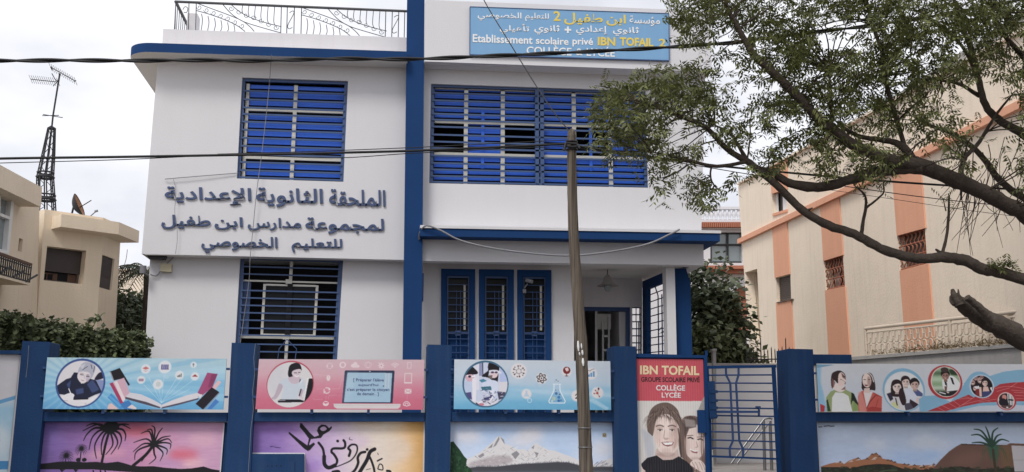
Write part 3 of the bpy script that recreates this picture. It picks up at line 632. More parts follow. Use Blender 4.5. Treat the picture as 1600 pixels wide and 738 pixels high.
def art_palms():
    a = Art(50, 658, 356, 790, (170, 120, 160)); a.vgrad([(658, (140, 95, 160)), (690, (168, 115, 175)), (730, (150, 105, 170)), (790, (140, 90, 160))])
    a.view(50, 650, .19375)
    b = blank(a, (0, 0, 0)); b.hgrad([(55, (88, 70, 140)), (110, (118, 85, 160)), (170, (160, 105, 160)), (240, (205, 135, 160)), (290, (200, 145, 175)), (356, (205, 155, 180))]); a.A = a.A * .25 + b.A * .75
    for cx, cy, rx, ry, c, al in ((830, 110, 150, 50, (205, 85, 100), .75), (1250, 310, 130, 45, (215, 75, 95), .7), (700, 60, 300, 25, (130, 55, 90), .5), (1340, 380, 100, 40, (225, 175, 175), .6), (1100, 380, 140, 30, (165, 130, 190), .5), (1080, 260, 50, 60, (150, 160, 200), .6),
                                  (1400, 180, 120, 60, (215, 165, 180), .5), (150, 200, 90, 120, (120, 95, 175), .5), (450, 330, 160, 40, (200, 140, 165), .5), (620, 300, 150, 60, (210, 145, 165), .6), (300, 140, 150, 20, (125, 80, 140), .5), (110, 90, 50, 60, (70, 60, 130), .5)):
        a.ell(cx, cy, rx, ry, c, al, 6)
    a.noise(4, (14, 1.6), 4)
    K = (24, 24, 30)
    a.poly([(0, 390), (100, 380), (200, 368), (300, 365), (420, 372), (520, 368), (600, 378), (700, 366), (760, 380), (820, 398), (900, 405), (1000, 402), (1100, 415), (1240, 425), (1330, 420), (1430, 404), (1500, 425), (1600, 440), (1600, 520), (1100, 470), (500, 430), (0, 430)], K)
    def palm(cx, cy, tr, fr, w, wt):
        a.line(tr, wt, K, sm=1); a.ell(cx, cy, w * 3.0, w * 2.6, K)
        for f in fr: a.line([(cx, cy)] + f, w * 1.7, K, sm=1, taper=w * .5)
    palm(600, 105, [(600, 110), (580, 220), (565, 370)], [[(500, 60), (375, 115)], [(480, 90), (415, 140), (390, 195)], [(520, 110), (460, 170), (445, 270)], [(540, 130), (490, 230), (515, 340)], [(560, 150), (545, 230), (555, 310)], [(680, 60), (775, 95)], [(700, 100), (740, 145), (740, 195)], [(680, 130), (710, 190), (690, 265)], [(650, 150), (680, 220), (635, 305)], [(620, 150), (640, 230), (590, 310)], [(470, 55), (400, 75)], [(700, 60), (760, 65)]], 13, 22)
    a.ell(610, 80, 70, 45, K)
    palm(985, 225, [(985, 230), (930, 310), (830, 400)], [[(940, 120), (870, 135)], [(960, 110), (920, 105)], [(985, 100), (955, 70)], [(1020, 130), (1050, 90)], [(920, 180), (815, 210)], [(900, 220), (820, 285)], [(880, 260), (840, 300), (840, 350)], [(940, 300), (900, 365)], [(1000, 300), (1015, 340), (965, 385)], [(1040, 260), (1075, 300), (1055, 360)], [(1050, 240), (1105, 265), (1105, 305)], [(1060, 210), (1130, 220), (1130, 260)], [(1060, 190), (1110, 180), (1140, 210)], [(1050, 170), (1125, 155)]], 11, 26)
    for cx, cy, s in ((260, 320, 1.0), (380, 262, .85)):
        for k in range(16):
            an = -pi / 2 + (k - 7.5) * .34; a.line([(cx, cy), (cx + 40 * s * cos(an), cy + 42 * s * sin(an)), (cx + 62 * s * cos(an), cy + 58 * s * sin(an) + 12)], 7 * s, K, sm=1, taper=2)
        a.line([(cx, cy), (cx, cy + 110)], 9, K)
    for cx in (365, 415): a.ell(cx, 352, 20, 16, K)
    for x in (240, 355): a.poly([(x - 20, 430), (x + 20, 432), (x, 455)], K)
    for x in (500, 560, 600): a.line([(x, 440), (x + 25, 500)], 12, K)
    return a
def art_calligraphy():
    a = Art(388, 658, 664, 790, (190, 160, 190)); a.hgrad([(390, (118, 88, 165)), (430, (136, 102, 178)), (470, (165, 130, 190)), (520, (190, 165, 200)), (556, (205, 190, 190)), (600, (215, 198, 178)), (635, (222, 180, 130)), (664, (212, 155, 80))])
    a.view(390, 650, .175)
    for cx, cy, rx, ry, c, al in ((230, 110, 180, 40, (120, 80, 160), .5), (600, 420, 100, 60, (165, 135, 205), .6), (560, 460, 60, 60, (140, 100, 185), .6), (900, 230, 180, 60, (195, 165, 205), .5), (1050, 60, 150, 20, (215, 180, 140), .6), (1500, 80, 120, 50, (205, 145, 60), .5), (1250, 300, 200, 130, (210, 195, 185), .6), (420, 250, 120, 40, (175, 140, 200), .5)): a.ell(cx, cy, rx, ry, c, al, 6)
    a.noise(3.5, (10, 3), 9)
    K = (26, 25, 32)
    a.poly([(425, 60), (440, 62), (520, 150), (560, 185), (600, 170), (580, 130), (590, 95), (620, 72), (660, 78), (690, 105), (712, 85), (715, 105), (690, 135), (640, 165), (620, 195), (530, 205), (515, 250), (525, 290), (510, 315), (485, 300), (470, 290), (400, 225), (325, 155), (328, 137), (430, 215), (500, 262), (510, 200), (470, 150), (422, 95)], K)
    a.poly([(625, 95), (648, 92), (668, 112), (650, 128), (625, 130), (608, 112)], (182, 150, 190), sm=1); a.poly([(505, 270), (555, 235), (570, 250), (520, 310)], K)
    a.line([(600, 238), (640, 290), (655, 360), (660, 430), (700, 465), (750, 450), (775, 400), (745, 345), (720, 320), (735, 290), (830, 285), (840, 240), (825, 215)], 22, K, sm=1); a.line([(655, 360), (662, 430), (700, 462), (755, 440)], 34, K, sm=1)
    a.ell(772, 222, 14, 12, K, rot=.5); a.line([(880, 190), (878, 208), (905, 212)], 5, K, sm=1)
    a.line([(880, 355), (890, 310), (870, 285), (900, 255), (945, 262), (950, 320), (905, 390), (830, 430), (755, 458)], 24, K, sm=1, taper=8)
    a.line([(1025, 320), (985, 330), (960, 370), (965, 420), (940, 480), (900, 520)], 24, K, sm=1); a.ell(1043, 298, 13, 12, K)
    a.line([(1110, 295), (1070, 320), (1045, 390), (1000, 470), (960, 540)], 34, K, sm=1); a.line([(1060, 350), (1085, 400), (1110, 470), (1120, 540)], 20, K, sm=1)
    a.line([(1180, 380), (1140, 400)], 14, K); a.line([(1145, 470), (1160, 430), (1185, 440), (1190, 480), (1150, 475)], 10, K, sm=1); a.line([(1230, 490), (1260, 500), (1250, 560), (1210, 600)], 22, K, sm=1); a.line([(1040, 480), (1080, 470)], 5, K); a.line([(1140, 330), (1145, 345)], 6, K)
    a.line([(740, 500), (790, 495), (800, 530)], 26, K, sm=1)
    a.line([(165, 275), (200, 272), (210, 280), (250, 284)], 5, (60, 40, 90))
    for p in ([(165, 272), (185, 266)], [(215, 278), (262, 282)]): a.line(p, 3, (60, 40, 90))
    return a
def art_mountain():
    a = Art(701, 658, 964, 790, (170, 195, 225)); a.vgrad([(658, (150, 165, 190)), (668, (160, 185, 220)), (700, (180, 200, 230)), (738, (195, 205, 225)), (790, (120, 150, 190))])
    a.view(695, 650, .16875)
    for cx, cy, rx, ry, c, al in ((200, 190, 140, 60, (205, 203, 212), .9), (800, 170, 130, 75, (205, 205, 215), .95), (700, 230, 130, 50, (205, 203, 212), .8), (1480, 300, 110, 80, (205, 205, 215), .8), (1050, 180, 140, 80, (165, 190, 225), .7), (420, 140, 100, 50, (150, 182, 225), .6), (1100, 330, 100, 60, (160, 190, 228), .7)): a.ell(cx, cy, rx, ry, c, al, 7)
    a.noise(3, (8, 4), 3)
    snow = (205, 203, 206)
    a.poly([(180, 400), (250, 380), (330, 330), (400, 270), (440, 240), (470, 200), (497, 180), (530, 205), (550, 250), (600, 270), (640, 290), (680, 310), (720, 300), (770, 320), (810, 270), (850, 245), (900, 280), (960, 310), (1030, 320), (1090, 345), (1150, 365), (1230, 400), (1270, 430), (1270, 560), (180, 560)], snow)
    a.poly([(1370, 440), (1420, 455), (1480, 410), (1540, 390), (1590, 400), (1590, 520), (1370, 520)], snow)
    g = random.Random(5)
    a.poly([(200, 470), (240, 430), (380, 390), (500, 365), (600, 370), (640, 410), (600, 440), (450, 470)], (165, 155, 160), .85, 2)
    for pts in ([(440, 290), (470, 230), (497, 182), (500, 215), (470, 270)], [(505, 190), (540, 215), (552, 262), (535, 240)], [(390, 300), (440, 250), (430, 290)], [(610, 350), (660, 320), (690, 350), (650, 400)], [(300, 370), (350, 340), (360, 365), (320, 390)], [(830, 330), (870, 340), (850, 380)], [(800, 290), (830, 265), (820, 305)]): a.poly(pts, (118, 116, 124), .8, .6)
    for _ in range(150):
        x = g.uniform(230, 1230); y = g.uniform(290, 440)
        if y < 400 - 190 * math.exp(-((x - 500) / 170) ** 2) - 110 * math.exp(-((x - 850) / 170) ** 2): continue
        l = g.uniform(10, 42); an = g.choice((-.7, -.5, .6, .8)); a.line([(x, y), (x + l * cos(an), y + l * sin(an))], g.uniform(3, 9), g.choice(((120, 118, 126), (150, 148, 155), (225, 223, 225), (170, 165, 168))), .7, taper=1)
    for _ in range(24):
        x = g.uniform(1390, 1580); y = g.uniform(420, 470); a.line([(x, y), (x + 14, y - 14)], 6, (125, 125, 135), .7)
    D = (66, 68, 76)
    top = [(180, 490), (300, 470), (470, 470), (640, 450), (760, 440), (900, 435), (1040, 425), (1150, 428), (1230, 450), (1290, 470), (1590, 468)]
    a.poly(top + [(1590, 540), (1100, 520), (300, 530), (180, 520)], D)
    for i in range(220):
        x = 200 + i * 6.3; yy = np.interp(x, [p[0] for p in top], [p[1] for p in top]); a.line([(x, yy + 8), (x + g.uniform(-2, 2), yy - g.uniform(2, 16))], 5, D, taper=2)
    a.poly([(200, 520), (1600, 510), (1600, 620), (200, 620)], (95, 105, 120), .9, 2)
    G = (28, 62, 38)
    a.poly([(40, 240), (70, 235), (130, 310), (170, 370), (200, 400), (190, 460), (240, 490), (260, 560), (40, 600)], G)
    for _ in range(140):
        x = g.uniform(50, 230); y = g.uniform(250, 540)
        if x < 60 + (y - 230) * .65: a.ell(x, y, g.uniform(5, 12), g.uniform(8, 18), g.choice(((20, 48, 32), (38, 80, 48), (30, 68, 40), (48, 92, 56))), .8, .4)
    a.ell(1495, 170, 20, 20, (140, 125, 95)); a.poly([(1475, 148), (1516, 148), (1516, 190), (1475, 190)], (150, 140, 110), .7); a.ell(1495, 168, 12, 12, (95, 85, 70)); a.ell(1495, 166, 6, 6, (165, 155, 120))
    return a
def art_desert():
    a = Art(1276, 658, 1662, 790, (165, 185, 215)); a.vgrad([(658, (125, 138, 158)), (668, (158, 172, 192)), (700, (165, 182, 210)), (735, (168, 185, 215)), (790, (120, 100, 80))])
    a.view(1270, 650, .20625)
    for cx, cy, rx, ry, c, al in ((460, 210, 85, 45, (182, 190, 205), .9), (830, 200, 130, 45, (182, 190, 205), .9), (930, 210, 100, 40, (180, 188, 205), .8), (700, 320, 160, 50, (150, 178, 220), .8), (200, 120, 150, 50, (170, 185, 208), .6), (870, 300, 60, 40, (140, 175, 220), .7), (830, 150, 50, 30, (182, 190, 205), .9)): a.ell(cx, cy, rx, ry, c, al, 6)
    a.noise(3, (9, 4), 12)
    O = (160, 100, 66)
    a.poly([(40, 380), (100, 360), (190, 340), (210, 362), (250, 335), (320, 310), (340, 330), (380, 320), (420, 285), (455, 275), (500, 320), (560, 330), (600, 355), (660, 360), (720, 368), (800, 372), (880, 365), (900, 400), (700, 420), (40, 420)], O)
    g = random.Random(2)
    for x, y in ((185, 345), (320, 315), (425, 285), (455, 280), (480, 300), (540, 330), (565, 335), (660, 360), (735, 368), (800, 372), (385, 318), (590, 345), (690, 364), (880, 362)): a.poly([(x - 16, y + 8), (x, y - 8), (x + 18, y + 12), (x + 4, y + 6)], (80, 55, 50), .85, .4)
    for x, y in ((160, 350), (200, 350), (260, 342), (315, 330), (440, 315), (430, 325), (700, 372), (780, 378), (850, 376)): a.poly([(x - 20, y + 6), (x + 10, y - 10), (x + 22, y)], (195, 190, 190), .75, .4)
    a.poly([(880, 385), (930, 330), (1000, 265), (1060, 225), (1100, 205), (1220, 208), (1440, 215), (1470, 200), (1600, 205), (1900, 230), (1900, 420), (860, 420)], (104, 72, 62))
    a.poly([(990, 380), (1050, 300), (1200, 250), (1300, 300), (1150, 380)], (122, 84, 72), .6, 5); a.poly([(1100, 205), (1220, 208), (1440, 215), (1440, 222), (1090, 214)], (60, 40, 38), .8, .5)
    a.poly([(1380, 220), (1480, 220), (1480, 400), (1400, 400)], (118, 88, 55), .6, 4)
    D = (44, 44, 36)
    a.poly([(40, 385), (170, 385), (260, 395), (360, 370), (460, 360), (560, 365), (640, 395), (760, 405), (880, 400), (1080, 378), (1200, 400), (1480, 390), (1900, 400), (1900, 700), (40, 700)], D, 1, .5)
    for _ in range(150): x = g.uniform(50, 1480); a.ell(x, g.uniform(385, 440), g.uniform(8, 24), g.uniform(5, 12), g.choice(((36, 40, 30), (60, 58, 46), (50, 66, 44))), .7, .6)
    a.line([(470, 425), (520, 410), (600, 408)], 9, (70, 96, 62), .8, sm=1)
    for k in range(46):
        an = g.uniform(.25, pi - .25); l = g.uniform(50, 190); x0 = 1335 + g.uniform(-12, 12); y0 = 230 + g.uniform(-20, 30)
        a.line([(x0, y0), (x0 + l * .6 * cos(an), y0 + 12), (x0 + l * .8 * cos(an), y0 + l * .8)], 7, g.choice(((58, 82, 58), (92, 88, 56), (48, 92, 66), (100, 84, 52))), .6, sm=1, taper=2)
    a.poly([(1290, 210), (1380, 210), (1370, 300), (1345, 360), (1310, 300)], (42, 92, 70), .75, 2)
    for f in ([(1265, 110), (1205, 92)], [(1250, 140), (1180, 138)], [(1250, 195), (1180, 198)], [(1310, 120), (1295, 72)], [(1345, 120), (1388, 82)], [(1370, 150), (1410, 130)], [(1385, 180), (1420, 172), (1462, 186)]): a.line([(1330, 225)] + f, 20, (36, 66, 52), sm=1, taper=7)
    a.line([(1335, 250), (1340, 420)], 20, (62, 52, 40)); a.poly([(1478, 218), (1594, 222), (1600, 420), (1484, 418)], (172, 168, 172)); a.line([(1480, 330), (1597, 330)], 3, (140, 138, 142))
    for s in ((40, 76, 65, 74), (80, 70, 120, 66), (125, 70, 155, 68)): a.line([(s[0], s[1]), (s[2], s[3])], 7, (40, 42, 50))
    return a
def art_wave():
    a = Art(-120, 553, 36, 790, (205, 203, 212)); a.vgrad([(553, (205, 203, 212)), (620, (210, 210, 220)), (640, (150, 200, 230)), (700, (185, 212, 230)), (790, (190, 215, 232))])
    a.poly([(-120, 640), (-40, 640), (0, 632), (36, 620), (36, 540), (-120, 540)], (207, 205, 213)); a.line([(-120, 648), (-40, 645), (0, 632), (36, 622)], 6, (90, 160, 215), sm=1)
    a.ell(5, 690, 30, 25, (205, 220, 232), .8, 5); a.poly([(-120, 722), (36, 721), (36, 734), (-120, 736)], (62, 140, 205)); a.poly([(-10, 690), (0, 682), (6, 680), (0, 689)], (40, 40, 50)); a.line([(8, 690), (14, 684), (16, 690)], 1.2, (120, 130, 160))
    a.noise(2, (8, 6), 7); return a
def left_extra(w):
    mural(0, [(62, 659.5), (350.5, 660.5), (340, 790), (45, 790)], art_palms(), w); mural(1, [(393.8, 659), (663.5, 659.5), (661, 790), (386, 790)], art_calligraphy(), w)
    mural(2, [(703.5, 659), (959.5, 660.5), (962.5, 790), (701, 790)], art_mountain(), w)
    q = V(390, 650, .175); m = MB()          # white painted borders
    for pts in ([(20, 45), (33, 45), (18, 332), (5, 332)], [(5, 328), (495, 330), (495, 340), (5, 340)], [(484, 340), (496, 340), (498, 620), (486, 620)]): m.slab([q(*p) for p in pts], YW + .135, .012)
    for pts in ([(62, 659.3), (64, 659.3), (46.5, 790), (44, 790)], [(349.5, 661), (351, 661), (341, 790), (339, 790)], [(662, 659.5), (664, 659.5), (662, 790), (660, 790)], [(703, 659), (704.6, 659), (702, 790), (700.5, 790)], [(957.8, 661), (960, 661), (963, 790), (961, 790)], [(394, 657.9), (664, 658.4), (664, 659.3), (394, 658.8)], [(704, 657.8), (960, 658.8), (960, 659.6), (704, 658.8)]): m.slab(pts, YW + .136, .012)
    m.build('border', M['white'], w)
    n = MB(); n.slab([q(5, 341), q(484, 341), q(486, 700), q(-10, 700)], YW + .02, .135); n.build('meter_niche', M['blue2'], w, .006)
    h = MB(); h.slab([q(40, 402), q(402, 404), q(400, 640), q(32, 640)], YW + .008, .013)
    h.build('niche_door', M['blue2'], w, .004); dk = MB()
    for x in (160, 200, 240, 280): dk.slab([q(x - 6, 442), q(x + 6, 442), q(x + 6, 452), q(x - 6, 452)], YW + .006, .004)
    dk.build('vent_hole', M['dark'], w)
    # leftmost bay
    A = P(-120, 600, YW + .1); B = P(34, 600, YW + .1); MB().box(A.x, B.x, YW + .1, YW + .3, .13, P(0, 551, YW + .1).z).build('infill', M['white'], w)
    MB().box(A.x, B.x, YW + .02, YW + .32, P(0, 553.5, YW).z, P(0, 547.5, YW).z).build('beam', M['blue2'], w, .006)
    art_wave().build('mural', [(-120, 553.5), (31, 553.5), (6, 790), (-120, 790)], YW + .09, w)
def right_extra(w):
    art_desert().build('mural', [(1276.8, 660.3), (1662, 660.6), (1676, 790), (1284, 790)], YW + .15, w, gain=1.4)
    MB().slab([(1276.3, 659.5), (1277.6, 659.5), (1285, 790), (1283.5, 790)], YW + .136, .012).build('border', M['white'], w)
    MB().box(P(1271, 560, YW + .2).x, P(1331, 560, YW + .2).x, YW + .2, YW + .45, P(1300, 570, YW + .2).z, P(1300, 554, YW + .2).z).build('beam', M['blue2'], w, .008)
wall_run('long navy street wall with palm, calligraphy and snow mountain murals', PIL_L, [(60, 355), (390, 664), (702, 961)], [left_extra])
wall_run('navy street wall with the desert mural beside the barred gate', PIL_R, [(1268, 1668)], [right_extra])

# ================================================================== banners
def face(a, cx, cy, r, skin, hair, tilt=0, smile=1, dark=(40, 30, 35), fringe=.5, long=False, eye=True):
    """a printed head in the units of the view"""
    if long: a.poly([(cx - r * 1.1, cy - r * .4), (cx - r * .6, cy - r * 1.3), (cx + r * .5, cy - r * 1.35), (cx + r * 1.1, cy - r * .4), (cx + r * 1.25, cy + r * 1.6), (cx + r * .7, cy + r * 2.0), (cx - r * .8, cy + r * 2.0), (cx - r * 1.2, cy + r * 1.4)], hair, sm=1, soft=.2)
    a.ell(cx, cy - r * .35, r * 1.02, r * 1.05, hair)
    a.poly([(cx - r * .36, cy + r * .7), (cx + r * .36, cy + r * .7), (cx + r * .42, cy + r * 1.5), (cx - r * .42, cy + r * 1.5)], [c * .82 for c in skin], soft=.3)
    a.ell(cx, cy + r * .12, r * .80, r * 1.02, skin, soft=.25, rot=tilt)
    a.poly([(cx - r * .85, cy - r * .1), (cx - r * .75, cy - r * .85), (cx, cy - r * 1.2), (cx + r * .8, cy - r * .8), (cx + r * .85, cy - r * .1), (cx + r * .5, cy - r * .55), (cx - r * .2, cy - r * (1 - fringe))], hair, sm=1, soft=.2)
    a.ell(cx + r * .5, cy + r * .3, r * .3, r * .6, [c * .8 for c in skin], .6, r * .1 * a.o[2])
    if eye:
        for s in (-.34, .34): a.ell(cx + s * r, cy + r * .05, r * .15, r * .08, dark); a.line([(cx + (s - .18) * r, cy - r * .12), (cx + (s + .18) * r, cy - r * .13)], r * .08, dark, .8)
        a.line([(cx + r * .06, cy + r * .1), (cx + r * .1, cy + r * .38), (cx - r * .05, cy + r * .42)], r * .06, [c * .72 for c in skin])
        a.poly([(cx - r * .3, cy + r * .58), (cx + r * .3, cy + r * .56), (cx + r * .12, cy + r * .74), (cx - r * .12, cy + r * .75)], (150, 85, 90)); 
        if smile: a.poly([(cx - r * .24, cy + r * .6), (cx + r * .24, cy + r * .585), (cx + r * .1, cy + r * .68), (cx - r * .1, cy + r * .68)], (235, 230, 230))
def banner(label, q, art, texts=(), Y=YW - .06, gain=1.0):
    c = quad(q, .5, 1); b = thing('banner_board', label, 'banner', P(*c, Y + .03), 'printed school banners along the wall')
    MB().slab([quad(q, 0, 0), quad(q, 1, 0), quad(q, 1, 1), quad(q, 0, 1)], Y + .002, .025).build('backing_board', M['greycable'], b)
    art.build('print', q, Y, b, gain=gain)
    for u in (.33, .67):
        A = P(*quad(q, u, .4), Y + .03); z0 = P(*quad(q, u, 1), YW).z - .06; MB().box(A.x - .018, A.x + .018, Y + .028, YW + .1, z0, z0 + .5).build('bracket', M['navymetal'], b)
    for u, s in ((0, -1), (1, 1)):
        for v in (.2, .75):
            A = P(*quad(q, u, v), Y + .03); MB().box(min(A.x, A.x + s * .05), max(A.x, A.x + s * .05), Y + .028, Y + .07, A.z - .015, A.z + .015).build('bracket', M['navymetal'], b)
    for body, box, mtl, bold, sl in texts:
        m = MB(); text_into(m, body, box, Y - .001, .002, bold, sl); m.build('lettering', M[mtl], b)
    return b
def art_books():
    a = Art(66, 558, 354, 641, (150, 200, 225)); a.vgrad([(558, (165, 198, 212)), (585, (150, 197, 222)), (620, (110, 180, 222)), (641, (85, 160, 215))])
    a.view(60, 550, .1355)
    for k in range(64):
        an = k * 2 * pi / 64; c = (180, 215, 232) if k % 2 else (85, 165, 215); cx, cy = 460, 360
        a.poly([(cx, cy), (cx + 2200 * cos(an - .025), cy + 2200 * sin(an - .025)), (cx + 2200 * cos(an + .025), cy + 2200 * sin(an + .025))], c, .32, 1)
    a.view(60, 550, .1355)
    a.ell(460, 362, 290, 290, (50, 80, 150)); b = blank(a, (212, 208, 215))
    b.poly([(600, 330), (660, 320), (740, 330), (760, 470), (640, 500)], (125, 140, 190), soft=1); b.poly([(620, 310), (660, 245), (700, 235), (725, 300), (640, 325)], (35, 30, 55), sm=1)
    b.poly([(180, 400), (290, 315), (340, 300), (375, 235), (420, 240), (430, 300), (470, 370), (570, 310), (640, 330), (720, 470), (640, 500), (560, 540), (400, 550), (280, 500), (190, 490)], (28, 34, 62), soft=.4)
    for p in ([(540, 380), (600, 320), (690, 440), (610, 480)], [(300, 380), (350, 330), (340, 440)], [(410, 440), (500, 420), (510, 480), (430, 500)]): b.poly(p, (62, 82, 140), .8, .8)
    b.poly([(430, 180), (470, 125), (520, 112), (580, 130), (620, 180), (600, 270), (570, 310), (540, 250), (460, 230), (420, 250)], (170, 172, 190), sm=1); b.poly([(440, 160), (500, 130), (470, 210)], (200, 200, 212), .8, .5)
    for l in ([(470, 205), (525, 165)], [(565, 145), (580, 190)], [(610, 160), (600, 230)]): b.line(l, 7, (50, 55, 85))
    b.poly([(425, 240), (470, 225), (545, 235), (570, 280), (545, 330), (495, 365), (450, 345), (418, 295)], (216, 206, 212), sm=1, soft=.3); b.ell(540, 300, 22, 50, (175, 165, 185), .7, .6)
    for x, y in ((468, 262), (540, 282)): b.line([(x - 18, y), (x + 18, y + 4)], 8, (35, 32, 50)); b.line([(x - 20, y - 16), (x + 16, y - 14)], 4, (90, 80, 100))
    b.line([(505, 270), (495, 300), (508, 305)], 4, (160, 150, 170)); b.line([(465, 325), (495, 333)], 6, (140, 110, 130))
    b.poly([(245, 540), (340, 480), (400, 500), (400, 550), (540, 565), (640, 515), (665, 525), (600, 590), (540, 605), (520, 650), (350, 640)], (222, 220, 226), sm=1); b.line([(330, 430), (355, 480)], 10, (235, 235, 240)); b.line([(400, 552), (560, 545)], 16, (20, 20, 32)); b.ell(540, 606, 14, 8, (30, 30, 40)); b.poly([(250, 560), (700, 600), (600, 700), (300, 700)], (214, 212, 218), .9, 1); b.line([(260, 565), (330, 572)], 4, (140, 140, 150))
    a2 = blank(a, 0); a2.A = b.A; paste(a, a2, 460, 366, 268, 268)
    a.poly([(790, 530), (830, 480), (1010, 650), (950, 665)], (60, 140, 210)); a.poly([(940, 600), (1040, 560), (1130, 660), (1000, 670)], (50, 120, 195)); a.poly([(1030, 650), (1080, 610), (1140, 650), (1140, 670)], (215, 200, 200)); a.poly([(810, 610), (840, 595), (930, 665), (800, 668)], (220, 185, 185)); a.poly([(800, 520), (815, 500), (960, 620), (945, 640)], (80, 160, 225))
    a.poly([(790, 225), (905, 180), (1042, 378), (1022, 390), (965, 300), (850, 330)], (30, 26, 34)); a.line([(800, 232), (845, 330)], 12, (150, 150, 165)); a.poly([(800, 365), (965, 295), (1050, 480), (1000, 540), (945, 600)], (205, 160, 180)); a.poly([(800, 365), (835, 350), (985, 590), (945, 600)], (175, 50, 95)); a.poly([(850, 345), (885, 332), (1000, 550), (975, 585)], (222, 205, 210))
    for pts, c in (([(1050, 470), (1180, 490), (1340, 560), (1430, 610), (1440, 645), (1400, 640), (1250, 590), (1000, 520)], (205, 202, 212)), ([(1000, 520), (1250, 580), (1420, 640), (1410, 655), (1200, 600), (1000, 545)], (80, 72, 90)), ([(1440, 610), (1550, 560), (1720, 500), (1850, 470), (1860, 530), (1640, 590), (1480, 635), (1430, 650)], (210, 205, 212)), ([(1440, 640), (1640, 590), (1865, 530), (1865, 548), (1640, 612), (1430, 660)], (82, 74, 95))): a.poly(pts, c)
    R2 = V(210, 550, .1355); a.view(210, 550, .1355)
    for x, y in ((150, 290), (100, 380), (280, 430), (330, 260), (480, 300), (560, 290), (690, 310), (640, 430)): a.line([(320, 590), (x, y)], 6, (200, 230, 242), .55)
    for x, y, r in ((105, 190, 52), (330, 165, 72), (670, 138, 32), (510, 260, 47), (695, 273, 44), (62, 320, 42), (265, 372, 55)): a.ell(x, y, r + 8, r + 8, (190, 215, 228), .8, .6); a.ell(x, y, r, r, (214, 216, 224))
    for p in ([(65, 182), (105, 160), (148, 182), (105, 200)], [(75, 205), (105, 215), (135, 205), (105, 222)]): a.poly(p, (200, 110, 110))
    for x in (295, 318, 342, 366): a.poly([(x - 9, 135), (x + 9, 135), (x + 9, 195), (x - 9, 195)], (95, 90, 150))
    a.poly([(285, 185), (378, 185), (378, 198), (285, 198)], (110, 105, 160)); a.poly([(33, 305), (92, 305), (92, 338), (33, 338)], (150, 110, 140), .8)
    for i, h in enumerate((14, 22, 30, 40)): a.poly([(484 + i * 14, 282), (494 + i * 14, 282), (494 + i * 14, 282 - h), (484 + i * 14, 282 - h)], (80, 90, 80))
    a.poly([(660, 278), (695, 250), (732, 278)], (165, 40, 40)); a.ell(668, 132, 12, 14, (110, 140, 150)); a.line([(668, 145), (668, 160)], 8, (110, 140, 150)); a.ell(268, 370, 28, 30, (190, 200, 200)); a.ell(360, 280, 30, 25, (165, 205, 228), .8)
    a.poly([(740, 470), (840, 228), (965, 245), (915, 400), (800, 500)], (165, 65, 115)); a.poly([(895, 250), (965, 245), (915, 395), (860, 410)], (120, 40, 85), .6, .8); a.poly([(915, 400), (975, 320), (1015, 340), (940, 440)], (225, 175, 180)); a.poly([(740, 480), (800, 490), (775, 540)], (222, 205, 205)); a.poly([(870, 660), (960, 540), (1005, 575), (920, 662)], (60, 120, 200)); a.poly([(725, 600), (905, 402), (1000, 460), (820, 668)], (34, 28, 38)); a.line([(1000, 470), (840, 660)], 8, (140, 125, 135))
    a.noise(1.5, (5, 4), 2); return a
